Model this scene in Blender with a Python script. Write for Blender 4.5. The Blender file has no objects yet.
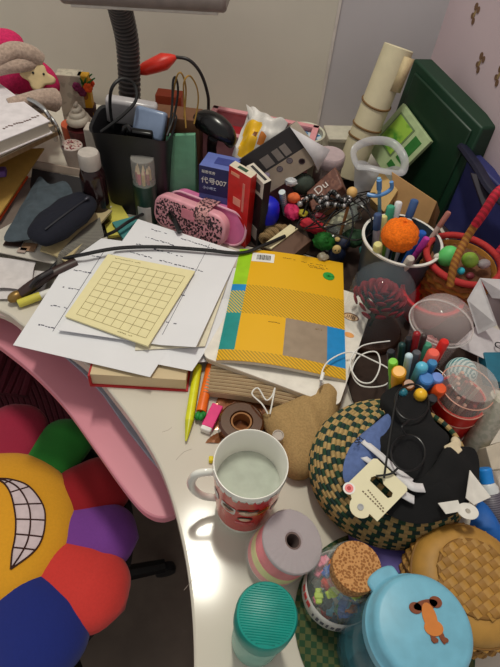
import bpy, math, random
from mathutils import Vector, Matrix, Quaternion
random.seed(4)
PI = math.pi
COL = bpy.context.scene.collection
DESK_H = 0.75
# ------------------------------------------------------------------ camera geometry (desk frame: z=0 is the desk top)
F, H, CX, CY = 513.0, 0.63, 250.0, 333.5
nad = Vector(((199-CX)/F, -(763-CY)/F, -1.0)).normalized()
zw = -nad
fw = Vector((0, 0, -1)); yw = (fw - fw.dot(zw)*zw).normalized(); xw = yw.cross(zw)
R = Matrix((xw, yw, zw))
def P(px, py, h=0.0):
    r = R @ Vector(((px-CX)/F, -(py-CY)/F, -1.0)); t = (h-H)/r.z
    return Vector((r.x*t, r.y*t, h))
def pr(p):
    c = R.transposed() @ (Vector(p)-Vector((0, 0, H)))
    return CX+F*c.x/-c.z, CY-F*c.y/-c.z
def under(px, py, h, base=0.0):
    p = P(px, py, h); return Vector((p.x, p.y, base))
def height(bx, by, ty, b=0.0):
    p = P(bx, by, b); lo, hi = b, .6
    for _ in range(40):
        m = (lo+hi)/2
        if pr((p.x, p.y, m))[1] > ty: lo = m
        else: hi = m
    return lo
# ------------------------------------------------------------------ materials
def lin(c):
    return tuple(((v/255)/12.92 if v/255 <= .04045 else ((v/255+.055)/1.055)**2.4) for v in c)+(1.0,)
MC = {}
def mat(c, rough=.6, metal=0, alpha=1, kind=None, scale=60, amt=.15, c2=None, sheen=0, coat=0, trans=0, ior=1.45, bump=0, spec=.5):
    key = (c, rough, metal, alpha, kind, scale, amt, c2, sheen, coat, trans, bump, spec)
    if key in MC: return MC[key]
    m = bpy.data.materials.new('material'); m.use_nodes = True
    nt = m.node_tree; N = nt.nodes; L = nt.links; b = N['Principled BSDF']
    b.inputs['Base Color'].default_value = lin(c); b.inputs['Roughness'].default_value = rough
    b.inputs['Metallic'].default_value = metal; b.inputs['Alpha'].default_value = alpha
    b.inputs['Specular IOR Level'].default_value = spec; b.inputs['Sheen Weight'].default_value = sheen; b.inputs['Coat Weight'].default_value = coat
    b.inputs['Transmission Weight'].default_value = trans; b.inputs['IOR'].default_value = ior
    tc = N.new('ShaderNodeTexCoord')
    t = None
    if kind in ('noise', None, 'fur'):
        t = N.new('ShaderNodeTexNoise'); t.inputs['Scale'].default_value = scale; t.inputs['Detail'].default_value = 4
        fac = t.outputs['Fac']
    elif kind == 'voronoi':
        t = N.new('ShaderNodeTexVoronoi'); t.inputs['Scale'].default_value = scale; fac = t.outputs['Distance']
    elif kind == 'flecks':
        t = N.new('ShaderNodeTexVoronoi'); t.inputs['Scale'].default_value = scale; fac = t.outputs['Color']
    elif kind in ('stripes', 'diag', 'rings', 'ystripes'):
        t = N.new('ShaderNodeTexWave'); t.inputs['Scale'].default_value = scale
        t.bands_direction = {'stripes': 'Z', 'diag': 'DIAGONAL', 'rings': 'Z', 'ystripes': 'Y'}[kind]; fac = t.outputs['Fac']
    elif kind == 'checker':
        t = N.new('ShaderNodeTexChecker'); t.inputs['Scale'].default_value = scale; fac = t.outputs['Fac']
    if t is not None:
        L.new(tc.outputs['Object'], t.inputs['Vector'])
        r = N.new('ShaderNodeValToRGB'); a = lin(c)
        if c2 is None:
            f1, f2 = 1-amt*.5, 1+amt*.5
            r.color_ramp.elements[0].color = tuple(min(1, v*f1) for v in a[:3])+(1,)
            r.color_ramp.elements[1].color = tuple(min(1, v*f2) for v in a[:3])+(1,)
            r.color_ramp.elements[0].position = .35; r.color_ramp.elements[1].position = .65
        else:
            r.color_ramp.elements[0].color = a; r.color_ramp.elements[1].color = lin(c2)
            r.color_ramp.elements[0].position = .45; r.color_ramp.elements[1].position = .55
        L.new(fac, r.inputs['Fac']); L.new(r.outputs['Color'], b.inputs['Base Color'])
        if bump:
            bp = N.new('ShaderNodeBump'); bp.inputs['Strength'].default_value = bump; bp.inputs['Distance'].default_value = .002
            L.new(fac, bp.inputs['Height']); L.new(bp.outputs['Normal'], b.inputs['Normal'])
    MC[key] = m
    return m
def clear(c, alpha=.22, rough=.08): return mat(c, rough=rough, alpha=alpha, kind='noise', amt=.02)
# ------------------------------------------------------------------ mesh builder
def V(*a): return Vector(a)
def smooth_pts(pts, n=6, closed=False):
    pts = [Vector(p) for p in pts]; out = []; N = len(pts)
    rng = range(N if closed else N-1)
    for i in rng:
        if closed: p0, p1, p2, p3 = pts[i-1], pts[i], pts[(i+1) % N], pts[(i+2) % N]
        else: p0, p1, p2, p3 = pts[max(i-1, 0)], pts[i], pts[i+1], pts[min(i+2, N-1)]
        for k in range(n):
            t = k/n
            out.append(.5*((2*p1)+(p2-p0)*t+(2*p0-5*p1+4*p2-p3)*t*t+(3*p1-p0-3*p2+p3)*t**3))
    if not closed: out.append(pts[-1])
    return out
class MB:
    def __init__(s): s.v = []; s.f = []; s.m = []
    def add(s, vs, fs, m=0, M=None):
        o = len(s.v); s.v += [(M @ Vector(v)) if M is not None else Vector(v) for v in vs]
        for f in fs: s.f.append([i+o for i in f]); s.m.append(m)
        return s
    def box(s, c, d, m=0, M=None):
        x, y, z = d[0]/2, d[1]/2, d[2]/2
        vs = [V(c[0]+a*x, c[1]+b*y, c[2]+e*z) for a in (-1, 1) for b in (-1, 1) for e in (-1, 1)]
        return s.add(vs, [(0, 1, 3, 2), (4, 6, 7, 5), (0, 4, 5, 1), (2, 3, 7, 6), (0, 2, 6, 4), (1, 5, 7, 3)], m, M)
    def lathe(s, prof, seg=40, c=(0, 0, 0), M=None, sx=1, sy=1, ms=None, m=0):
        vs = []; fs = []; mm = []
        n = len(prof)
        for i in range(seg):
            a = 2*PI*i/seg
            for r, z in prof: vs.append(V(c[0]+max(r, 1e-5)*math.cos(a)*sx, c[1]+max(r, 1e-5)*math.sin(a)*sy, c[2]+z))
        o = len(s.v); s.v += [(M @ v) if M is not None else v for v in vs]
        for i in range(seg):
            j = (i+1) % seg
            for k in range(n-1):
                s.f.append([o+i*n+k, o+j*n+k, o+j*n+k+1, o+i*n+k+1])
                s.m.append((ms(k, i) if callable(ms) else ms[k]) if ms is not None else m)
        return s
    def tube(s, pts, r, seg=8, closed=False, m=0, n=0, ms=None, flat=1.0):
        if n: pts = smooth_pts(pts, n, closed)
        pts = [Vector(p) for p in pts]; N = len(pts)
        T = []
        for i in range(N):
            a = pts[i-1] if (i > 0 or closed) else pts[i]; b = pts[(i+1) % N] if (i < N-1 or closed) else pts[i]
            t = (b-a); T.append(t.normalized() if t.length > 1e-9 else V(0, 0, 1))
        up = V(0, 0, 1) if abs(T[0].z) < .9 else V(1, 0, 0)
        nrm = (up-up.dot(T[0])*T[0]).normalized(); o = len(s.v)
        for i in range(N):
            nrm = (nrm-nrm.dot(T[i])*T[i]).normalized(); bi = T[i].cross(nrm)
            rr = r(i/(N-1)) if callable(r) else r
            for k in range(seg):
                a = 2*PI*k/seg; s.v.append(pts[i]+nrm*math.cos(a)*rr*flat+bi*math.sin(a)*rr)
        for i in range(N if closed else N-1):
            j = (i+1) % N
            for k in range(seg):
                l = (k+1) % seg
                s.f.append([o+i*seg+k, o+i*seg+l, o+j*seg+l, o+j*seg+k]); s.m.append(ms(i) if ms else m)
        if not closed:
            s.f.append([o+k for k in range(seg)][::-1]); s.m.append(m)
            s.f.append([o+(N-1)*seg+k for k in range(seg)]); s.m.append(m)
        return s
    def ball(s, c, r, m=0, seg=20, rings=12, M=None, noise=0):
        if not hasattr(r, '__len__'): r = (r, r, r)
        vs = []; fs = []
        for i in range(rings+1):
            th = PI*i/rings
            for j in range(seg):
                a = 2*PI*j/seg; q = 1+random.uniform(-noise, noise)
                vs.append(V(c[0]+r[0]*math.sin(th)*math.cos(a)*q, c[1]+r[1]*math.sin(th)*math.sin(a)*q, c[2]+r[2]*math.cos(th)*q))
        for i in range(rings):
            for j in range(seg):
                k = (j+1) % seg; fs.append((i*seg+j, (i+1)*seg+j, (i+1)*seg+k, i*seg+k))
        return s.add(vs, fs, m, M)
    def prism(s, poly, z0, z1, m=0, M=None, mside=None):
        n = len(poly); vs = [V(p[0], p[1], z0) for p in poly]+[V(p[0], p[1], z1) for p in poly]
        s.add(vs, [tuple(range(n))[::-1], tuple(range(n, 2*n))], m, M)
        o = len(s.v)-2*n
        for i in range(n):
            j = (i+1) % n; s.f.append([o+i, o+j, o+n+j, o+n+i]); s.m.append(m if mside is None else mside)
        return s
    def sheet(s, fn, nu=10, nv=10, t=.0006, m=0, ms=None, nrm=V(0, 0, 1), u0=0, u1=1, v0=0, v1=1):
        o = len(s.v)
        for k in (0, 1):
            for i in range(nu+1):
                for j in range(nv+1):
                    s.v.append(Vector(fn(u0+(u1-u0)*i/nu, v0+(v1-v0)*j/nv))-nrm*(t*k))
        W = nv+1; B = (nu+1)*W
        for i in range(nu):
            for j in range(nv):
                a = o+i*W+j; mm = ms(u0+(u1-u0)*(i+.5)/nu, v0+(v1-v0)*(j+.5)/nv) if ms else m
                s.f.append([a, a+W, a+W+1, a+1]); s.m.append(mm)
                s.f.append([a+B, a+B+1, a+B+W+1, a+B+W]); s.m.append(mm if not ms else 0)
        for i in range(nu):
            for j in (0, nv):
                a = o+i*W+j; s.f.append([a, a+B, a+B+W, a+W] if j == 0 else [a, a+W, a+B+W, a+B]); s.m.append(m)
        for j in range(nv):
            for i in (0, nu):
                a = o+i*W+j; s.f.append([a, a+1, a+B+1, a+B] if i == 0 else [a, a+B, a+B+1, a+1]); s.m.append(m)
        return s
    def slab(s, q, t, m=0, mside=None):
        q = [Vector(a) for a in q]; n = (q[1]-q[0]).cross(q[2]-q[1])+(q[3]-q[2]).cross(q[0]-q[3]); n.normalize()
        if n.z < 0: n = -n
        vs = q+[a-n*t for a in q]
        s.add(vs, [(0, 1, 2, 3), (7, 6, 5, 4)], m)
        o = len(s.v)-8
        for i in range(4):
            j = (i+1) % 4; s.f.append([o+i, o+4+i, o+4+j, o+j]); s.m.append(m if mside is None else mside)
        return s
    def build(s, name, mats, parent=None, loc=None, rot=None, bevel=0, sub=0, smooth=True, ang=40, solid=0, bseg=2):
        me = bpy.data.meshes.new(name); me.from_pydata([tuple(v) for v in s.v], [], s.f)
        if not isinstance(mats, (list, tuple)): mats = [mats]
        for m in mats: me.materials.append(m)
        for p, k in zip(me.polygons, s.m): p.material_index = k
        me.validate()
        import bmesh
        bm = bmesh.new(); bm.from_mesh(me); bmesh.ops.remove_doubles(bm, verts=bm.verts, dist=2e-5)
        bmesh.ops.recalc_face_normals(bm, faces=bm.faces); bm.to_mesh(me); bm.free()
        if smooth:
            me.shade_smooth(); me.set_sharp_from_angle(angle=math.radians(ang))
        o = bpy.data.objects.new(name, me); COL.objects.link(o)
        if parent is not None: o.parent = parent
        if loc is not None: o.location = loc
        if rot is not None: setrot(o, rot)
        if solid:
            md = o.modifiers.new('Solidify', 'SOLIDIFY'); md.thickness = solid; md.offset = 0
        if bevel:
            md = o.modifiers.new('Bevel', 'BEVEL'); md.width = bevel; md.segments = bseg; md.limit_method = 'ANGLE'; md.angle_limit = math.radians(35)
        if sub:
            md = o.modifiers.new('Subdivision', 'SUBSURF'); md.levels = sub; md.render_levels = sub
        return o
def setrot(o, rot):
    if isinstance(rot, Quaternion): o.rotation_mode = 'QUATERNION'; o.rotation_quaternion = rot
    elif hasattr(rot, '__len__'): o.rotation_euler = rot
    else: o.rotation_euler = (0, 0, rot)
def tag(o, label=None, cat=None, group=None, kind=None):
    if label: o['label'] = label
    if cat: o['category'] = cat
    if group: o['group'] = group
    if kind: o['kind'] = kind
    return o
def thing(name, label, cat, loc=(0, 0, 0), rot=None, group=None):
    o = bpy.data.objects.new(name, None); COL.objects.link(o); o.location = loc; o.empty_display_size = .02
    if rot is not None: setrot(o, rot)
    return tag(o, label, cat, group)
def orient(z, xh=V(1, 0, 0)):
    z = Vector(z).normalized(); x = (xh-xh.dot(z)*z)
    if x.length < 1e-4: xh = V(0, 1, 0); x = xh-xh.dot(z)*z
    x.normalize(); y = z.cross(x)
    return Matrix((x, y, z)).transposed().to_quaternion()
def text(s, size, m, parent, name='lettering', loc=(0, 0, 0), rot=None, depth=.0003, align='LEFT', sx=1):
    cu = bpy.data.curves.new('t', 'FONT'); cu.body = s; cu.size = size; cu.extrude = depth; cu.align_x = align; cu.align_y = 'CENTER'
    o = bpy.data.objects.new('t', cu); COL.objects.link(o)
    dg = bpy.context.evaluated_depsgraph_get(); dg.update()
    me = bpy.data.meshes.new_from_object(o.evaluated_get(dg)); bpy.data.objects.remove(o); bpy.data.curves.remove(cu)
    me.materials.clear(); me.materials.append(m)
    n = bpy.data.objects.new(name, me); COL.objects.link(n); n.parent = parent; n.location = loc
    if rot is not None: setrot(n, rot)
    n.scale = (sx, 1, 1)
    return n
def bil(q):
    q = [Vector(a) for a in q]   # TL TR BR BL ; u along TL->TR, v along TL->BL
    return lambda u, v: q[0]*(1-u)*(1-v)+q[1]*u*(1-v)+q[2]*u*v+q[3]*(1-u)*v
def local(q, o): return [Vector(a)-Vector(o) for a in q]
def fit(q):
    """frame of a quad: origin TL, x along top edge, z = upward normal, plus width and height"""
    q = [Vector(a) for a in q]; x = (q[1]-q[0]); w = x.length; x = x/w
    y = (q[3]-q[0]); y = y-y.dot(x)*x; h = y.length; y = -y/h; z = x.cross(y)
    return q[0], Matrix((x, y, z)).transposed().to_quaternion(), w, h
# common colours
BLACK = mat((20, 20, 22), .55); BLKG = mat((16, 16, 18), .25); WHITE = mat((226, 224, 218), .5); CREAM = mat((222, 213, 180), .7)
INK = mat((70, 70, 88), .8); RED = mat((190, 28, 24), .4); PAPER = mat((222, 222, 226), .8, amt=.04, scale=8)
STEEL = mat((190, 190, 192), .25, metal=1); KRAFT = mat((176, 142, 96), .85, amt=.2, scale=30)

# ================================================================== SETTING
A0 = V(-1.15, 1.30, 0); AB = V(.10, 1.16, 0); BC = V(.315, 1.19, 0); C1 = V(.64, .10, 0)
WZ0, WZ1 = -.75, 1.75
def wall(name, a, b, m, out):
    mb = MB(); d = (b-a).normalized(); n = V(d.y, -d.x, 0)*out
    q = [a, b, b+n*.08, a+n*.08]
    mb.prism([(p.x, p.y) for p in q], WZ0, WZ1)
    o = mb.build(name, m, smooth=False); tag(o, kind='structure'); return o
wall('wall_left', A0, AB, mat((202, 196, 184), .85, amt=.06, scale=6, bump=.1), -1)
wall('wall_back', AB, BC, mat((190, 186, 190), .85, amt=.06, scale=6, bump=.1), -1)
wall('wall_right', BC, C1, mat((196, 176, 182), .85, amt=.06, scale=6, bump=.1), -1)
mb = MB(); mb.box((-.3, .1, -.77), (3.2, 3.4, .04)); tag(mb.build('floor', mat((112, 98, 88), .7, amt=.35, scale=9, c2=None, bump=.15), smooth=False), kind='structure')

# ------------------------------------------------------------------ desk
edge = [(-300, 240), (-160, 268), (-60, 293), (0, 310), (24, 326), (60, 345), (88, 366), (114, 397), (137, 428), (158, 463), (171, 497), (180, 532), (187, 568), (192, 612), (194, 660), (193, 720), (188, 800)]
ep = smooth_pts([P(x, y, 0) for x, y in edge], 4)
far = [V(.56, ep[-1].y, 0), V(.30, 1.17, 0), V(.10, 1.145, 0), V(-1.1, 1.28, 0)]
desk = thing('corner_desk', 'white curved corner desk covered in clutter, running along the walls', 'desk', (0, 0, 0))
mb = MB(); mb.prism([(p.x, p.y) for p in ep]+[(p.x, p.y) for p in far], -.025, 0)
mb.build('desktop', mat((206, 199, 186), .13, amt=.05, scale=5, spec=.3), desk, bevel=.003)
mb = MB(); mb.tube([p+V(.012, .008, -.0125) for p in ep], .0118, 8); tag(mb.build('edge_band', mat((226, 206, 200), .35), desk), 'pale rounded edge banding')
for (x, y, sx, sy) in ((.30, .25, .02, .45), (-.95, 1.0, .02, .45), (.2, 1.05, .4, .02)):
    mb = MB(); mb.box((x, y, -.3875), (sx, sy, .725)); mb.build('side_panel', mat((200, 194, 186), .5), desk, bevel=.002)
for pts in (((184, 590), (190, 583), (199, 572)), ((176, 460), (184, 452), (192, 449)), ((186, 552), (192, 548), (200, 547)), ((162, 432), (168, 430), (172, 427))):
    mb = MB(); mb.tube([P(a, b, .0000) for a, b in pts], .00025, 4, n=4); mb.build('scratch', mat((160, 148, 138), .8), desk)

# pull-out pink tray
ZT = -.075
out = [(-260, 232), (-120, 275), (-40, 318), (0, 346), (30, 370), (62, 403), (92, 444), (118, 481), (138, 506), (152, 516), (164, 518), (174, 515)]
inn = [(250, 440), (160, 320), (60, 255), (-220, 190)]
tp = smooth_pts([P(x, y, ZT) for x, y in out], 4)
t = thing('pull_out_tray', 'pink pull-out keyboard shelf with rounded end under the white desk edge', 'shelf', (0, 0, 0))
ip = [P(x, y, ZT) for x, y in inn]
mb = MB(); mb.prism([(p.x, p.y) for p in tp+ip], ZT-.02, ZT); mb.build('shelf_board', mat((214, 138, 152), .45, amt=.06, scale=9), t, bevel=.003)
gp = [P(x, y, ZT) for x, y in [(10, 318), (58, 352), (82, 373), (104, 397), (128, 432), (150, 460), (166, 478), (200, 470), (140, 360), (60, 300)]]
mb = MB(); mb.prism([(p.x, p.y) for p in gp], ZT+.0002, ZT+.006); tag(mb.build('inlay_panel', mat((158, 160, 172), .5), t, bevel=.001), 'bluish grey panel set on the tray')
for x in (-.34, -.05):
    mb = MB(); mb.box((x, .75, (ZT-.025)/2), (.012, .2, -ZT-.025-.0005)); mb.build('runner', STEEL, t)

# ================================================================== CUSHION ON CHAIR
ZC = -.22
cc = P(-20, 521, ZC)
ch = thing('desk_chair', 'black chair under the flower cushion, its dark base near the floor', 'chair', V(cc.x, cc.y, -.75))
mb = MB(); mb.lathe([(0, .365), (.20, .365), (.225, .38), (.23, .40), (.22, .415), (0, .42)], 40); mb.build('seat', mat((26, 24, 26), .8, amt=.3, scale=200), ch)
mb = MB(); mb.lathe([(0, .06), (.03, .06), (.028, .365), (0, .365)], 20); mb.build('pedestal', BLKG, ch)
for k in range(5):
    a = 2*PI*k/5+.35; mb = MB(); mb.tube([(0, 0, .09), (.12*math.cos(a), .12*math.sin(a), .085), (.27*math.cos(a), .27*math.sin(a), .06)], lambda u: .024-.008*u, 8, n=3)
    l = mb.build('leg', BLKG, ch)
    mb = MB(); mb.lathe([(0, -.011), (.024, -.011), (.027, 0), (.024, .011), (0, .011)], 16, M=Matrix.Translation((.27*math.cos(a), .27*math.sin(a), .0275)) @ Matrix.Rotation(a, 4, 'Z') @ Matrix.Rotation(PI/2, 4, 'X')); mb.build('caster', BLACK, l)
bp_ = P(-10, 410, -.1)
cb = thing('chair_throw', 'dark maroon ribbed cloth heaped on the floor side below the pink shelf', 'cloth', V(-.66, .60, -.75))
cb.name = 'maroon_cloth'
mb = MB()
for k in range(26):
    x = -.20+k*.0165; mb.tube([(x, .1, .0), (x+.004, .11, .28), (x, .06, .46+.02*math.sin(k)), (x, -.06, .455)], .0095, 7, n=5)
mb.build('ribbed_fabric', mat((84, 22, 36), .9, amt=.3, scale=90, bump=.3), cb)

cu = thing('flower_cushion', 'plush flower cushion with yellow grinning face and petals in many colours', 'cushion', V(cc.x, cc.y, ZC-.05), (math.radians(-4), math.radians(3), 0))
def plush(c, **k): return mat(c, .95, amt=.06, scale=260, sheen=.15, bump=.1, **k)
# yellow face: lens with flat-ish top
def dome_r(r): return .05*math.sqrt(max(0, 1-(r/.141)**2))
mb = MB(); prof = [(0, -.03)]+[(.141*math.sin(a), -.03*math.cos(a)) for a in [PI/2*k/8 for k in range(1, 8)]]+[(.141, .012)]+[(.141*math.cos(a), .012+.05*math.sin(a)) for a in [PI/2*k/10 for k in range(1, 11)]]
mb.lathe(prof, 64); face = mb.build('face', plush((226, 160, 34)), cu)
def petal(px, py, r, c, dz=0, L=1.25, nm='petal'):
    p = P(px, py, ZC-.05)-Vector(cu.location); d = V(p.x, p.y, 0); a = math.atan2(d.y, d.x); dist = d.length
    mb = MB(); rows = 14; seg = 20; vs = []; fs = []
    x0, x1 = .095, dist+r
    for i in range(rows+1):
        s_ = i/rows; x = x0+(x1-x0)*s_
        if x < dist: w = .052+(r-.052)*math.sin(PI/2*(x-x0)/(dist-x0))
        else: w = r*math.sqrt(max(0, 1-((x-dist)/r)**2))
        h = .62*w if x > dist else .028+.62*(w-.052)+.0
        h = min(h, .047)*(.75 if i == 0 else 1)
        for j in range(seg):
            b = 2*PI*j/seg; vs.append(V(x, w*math.cos(b), h*math.sin(b)+.004*math.sin(5*b+x*60)*.3))
    for i in range(rows):
        for j in range(seg):
            k = (j+1) % seg; fs.append((i*seg+j, (i+1)*seg+j, (i+1)*seg+k, i*seg+k))
    fs.append(tuple(range(seg)))
    mb.add(vs, fs, 0, Matrix.Translation((0, 0, dz)) @ Matrix.Rotation(a, 4, 'Z'))
    tag(mb.build(nm, plush(c), cu, sub=1), None)
    return
for px, py, r, c, nm in ((14, 428, .062, (158, 34, 62), 'crimson'), (64, 438, .052, (40, 128, 44), 'green'), (98, 484, .060, (150, 20, 30), 'dark red'), (104, 534, .058, (122, 62, 150), 'purple'),
                     (88, 588, .068, (212, 58, 52), 'coral red'), (36, 634, .080, (24, 40, 120), 'navy blue'), (-60, 640, .07, (228, 120, 40), 'orange'), (-110, 560, .07, (60, 150, 190), 'sky blue'), (-100, 470, .07, (230, 190, 60), 'yellow'), (-50, 425, .06, (220, 100, 160), 'pink')):
    petal(px, py, r, c); bpy.data.objects[-1 if False else len(bpy.data.objects)-1]
    for o in cu.children:
        if o.name.startswith('petal') and 'label' not in o: o['label'] = nm+' plush petal'
# grin: crescent teeth with grid, on the face surface
def on_face(x, y, e=.0012): return V(x, y, .012+dome_r(math.hypot(x, y))+e)
def px_face(px, py):
    for z in (.05, .055):
        p = P(px, py, ZC+.005)-Vector(cu.location)
    q = cu.rotation_euler.to_matrix().inverted() @ V(p.x, p.y, .055)
    return q.x, q.y
outer = [(-6, 478), (10, 478), (28, 484), (42, 502), (44, 520), (40, 538), (30, 552), (10, 568)]
inner = [(-6, 478), (3, 482), (10, 492), (14, 506), (16, 522), (15, 538), (12, 552), (10, 568)]
O_ = smooth_pts([V(*px_face(*p), 0) for p in outer], 4); I_ = smooth_pts([V(*px_face(*p), 0) for p in inner], 4)
mb = MB()
def gr(u, v):
    k = u*(len(O_)-1); i = min(int(k), len(O_)-2); f = k-i
    a = O_[i].lerp(O_[i+1], f); b = I_[i].lerp(I_[i+1], f); p = b.lerp(a, v); return p
mb.sheet(lambda u, v: on_face(*gr(u, v).xy), 40, 8, .001)
teeth = mb.build('teeth', mat((214, 196, 200), .9), face)
mb = MB()
for v in (0, .5, 1): mb.tube([on_face(*gr(k/60, v).xy, .0016) for k in range(61)], .0014, 6)
for u in (.16, .29, .42, .55, .68, .81): mb.tube([on_face(*gr(u, k/8).xy, .0016) for k in range(9)], .0012, 6)
mb.build('stitched_outline', mat((60, 30, 24), .9), face)
mb = MB()
for (x, y) in ((-.10, .05), (-.075, .08)): mb.ball(on_face(x, y), (.011, .016, .002))
mb.build('eye', mat((50, 26, 22), .9), face)
# black bag on floor near chair

# ================================================================== PAPERS AND BOOKS
def paper(name, label, cat, q, t=.0007, m=PAPER, curl=None, marks=None, nu=16, nv=12, ink=INK, part='printed_marks', bot=None):
    o = sum((Vector(a) for a in q), V(0, 0, 0))/4; o.z = min(a[2] for a in q)
    lq = local(q, o); b = bil(lq)
    fn = (lambda u, v: b(u, v)+V(0, 0, curl(u, v))) if curl else b
    th = thing(name, label, cat, o)
    mb = MB(); mb.sheet(fn, nu, nv, t); mb.build('sheet' if t < .002 else 'pages', m, th)
    if marks:
        mk = MB()
        for (u, v, du, dv) in marks: mk.sheet(lambda a, c: fn(a, c)+V(0, 0, .0004), max(1, int(du*nu)), max(1, int(dv*nv)), .0003, u0=u, u1=u+du, v0=v, v1=v+dv)
        mk.build(part, ink, th)
    return th, fn
def scribble(n, u0, u1, v0, v1, rows, w=.012):
    out = []
    for r in range(rows):
        v = v0+(v1-v0)*(r+.5)/rows; u = u0
        while u < u1:
            d = random.uniform(.4, 1.4)*w
            if random.random() < .8: out.append((u, v+random.uniform(-.004, .004), d, random.uniform(.004, .009)))
            u += d*1.35
    return out
# red hardback
qa, qb = P(90, 385, .003), P(188, 391, .003); rx = math.atan2((qb-qa).y, (qb-qa).x); w = (qb-qa).length; L = .185
bk = thing('hardback_book', 'thick book with red cover and cream pages under the loose papers', 'book', V(qa.x, qa.y, 0), rx)
mb = MB(); mb.box((w/2, L/2, .0015), (w, L, .003)); mb.box((.0015, L/2, .013), (.003, L, .026)); mb.build('cover', mat((176, 26, 34), .5), bk, bevel=.0006)
mb = MB(); mb.box((w/2, L/2, .0145), (w-.006, L-.006, .0229)); mb.build('page_block', mat((216, 196, 160), .85, kind='stripes', scale=500, c2=(204, 184, 148)), bk)
ZB = .030
paper('worksheet', 'lowest white printed worksheet whose corner hangs over the desk edge', 'paper', [P(84, 236, .026), P(225, 262, .031), P(150, 377, ZB+.003), P(13, 345, .030)],
      marks=scribble(0, .08, .2, .1, .9, 5, .018)+[(.20, .1, .003, .75)], curl=lambda u, v: .012*math.sin(PI*u)*(1-v)*.5)
paper('worksheet', 'narrow white sheet edge poking out below the stack, above the red book', 'paper', [P(110, 290, .0315), P(240, 300, .0325), P(192, 371, ZB+.003), P(62, 345, .031)])
paper('worksheet', 'white sheet bending up beside the yellow workbook, right of the paper stack', 'paper', [P(150, 262, .034), P(236, 268, .036), P(218, 362, .012), P(172, 366, .033)], curl=lambda u, v: .004*math.sin(PI*u))
paper('worksheet', 'cream folded sheet sticking out under the white exam page', 'paper', [P(140, 290, .035), P(228, 280, .037), P(205, 346, .037), P(135, 350, .035)], m=mat((222, 214, 190), .8), t=.0015)
mk = []
for r in range(11): mk += scribble(0, .12+.03*random.random(), .55 if r % 3 else .8, .04+r*.085, .06+r*.085, 1, .02)
paper('exam_page', 'large white printed page with handwriting, lying under the squared pad', 'paper', [P(138, 219, .036), P(240, 252, .039), P(196, 350, .041), P(58, 330, .038)], marks=mk+[(.72, .02, .003, .9)],
      curl=lambda u, v: .007*max(0, u-.75)*4*v*(1)-.0)
# squared pad
q = [P(108, 254, .043), P(195, 271, .046), P(148, 346, .046), P(65, 316, .043)]
mk = []
u0, u1, v0, v1 = .10, .93, .10, .93
for i in range(9): mk.append((u0+(u1-u0)*i/8, v0, .004, v1-v0))
for i in range(10): mk.append((u0, v0+(v1-v0)*i/9, u1-u0, .004))
paper('squared_pad', 'cream pad of squared practice paper on top of the white sheets', 'notepad', q, t=.003, m=mat((226, 216, 168), .8, amt=.04), marks=mk+scribble(0, .62, .8, .945, .97, 1)+scribble(0, .1, .4, .03, .05, 1), ink=mat((150, 136, 92), .8), part='ruled_grid')
# cable over the papers
pts = [(14, 300, .012), (40, 286, .012), (58, 262, .03), (86, 254, .044), (120, 248, .045), (160, 247, .045), (205, 250, .046), (240, 253, .046), (262, 246, .05), (285, 236, .05)]
mb = MB(); mb.tube([P(*p) for p in pts], .0032, 8, n=8)
tag(mb.build('power_cable', mat((18, 17, 20), .5)), 'black cable running across the loose papers to the yellow workbook', 'cable')
mb = MB(); mb.tube([P(104, 236, .02), P(115, 231, .03), P(128, 222, .035), P(143, 214, .03)], .003, 8, n=6)
tag(mb.build('power_cable', mat((18, 17, 20), .5)), 'short black cable loop behind the papers beside the black bag', 'cable')
# corrugated pack, white notebook, yellow workbook
q = [P(226, 320, .026), P(326, 330, .026), P(316, 412, .018), P(203, 392, .014)]
o = (q[0]+q[2])/2; o.z = 0; lq = local(q, o); b = bil(lq)
th = thing('ridged_page_stack', 'stack of fanned brownish pages with ridged front edge under the yellow workbook', 'notebook', o)
mb = MB(); mb.sheet(lambda u, v: b(u, v)+V(0, 0, .0020*math.cos(v*2*PI*24)+.006*math.sin(PI*u)), 24, 192, .012, ms=lambda u, v: 1 if math.cos(v*2*PI*24) < -.45 else 0); mb.build('ridged_pages', [mat((190, 168, 134), .8), mat((116, 84, 58), .8)], th)
mb = MB(); mb.prism([(p.x, p.y) for p in [lq[3]+V(.004, .006, 0), lq[2]+V(-.004, .006, 0), lq[1], lq[0]]], 0, .007); mb.build('cover', mat((150, 112, 74), .8), th)
# white notebook
ZN = .034
q = [P(258, 262, ZN), P(374, 300, ZN), P(351, 390, ZN), P(246, 372, ZN)]
loc, rot, w, h = fit(q)
def rrect(x0, y0, x1, y1, r, n=6):
    out = []
    for cx, cy, a0 in ((x1-r, y1-r, 0), (x0+r, y1-r, 90), (x0+r, y0+r, 180), (x1-r, y0+r, 270)):
        for k in range(n+1): a = math.radians(a0+90*k/n); out.append((cx+r*math.cos(a), cy+r*math.sin(a)))
    return out
nb = thing('white_notebook', 'white notebook with rounded corners and small cartoon print under the yellow workbook', 'notebook', loc, rot)
mb = MB(); mb.prism(rrect(0, -h, w, 0, .012), -.012, -.003); mb.build('pages', mat((214, 204, 186), .8, kind='stripes', scale=600, c2=(190, 180, 162)), nb)
mb = MB(); mb.prism(rrect(-.001, -h-.001, w+.001, .001, .012), -.003, 0); mb.build('cover', mat((226, 220, 210), .45), nb, bevel=.0006)
Mi = rot.to_matrix().inverted()
def nbp(px, py, z=.0004): p = Mi @ (P(px, py, ZN)-loc); return V(p.x, p.y, z)
mb = MB(); c0 = nbp(351, 317); mb.prism([(c0.x+.013*math.cos(a)-.000, c0.y+.008*math.sin(a)) for a in [2*PI*k/24 for k in range(24)]], 0, .0006, 0)
mb.prism([(c0.x+.011*math.cos(a), c0.y-.001+.0065*math.sin(a)) for a in [2*PI*k/24 for k in range(24)]], .0006, .0009, 1)
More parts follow.
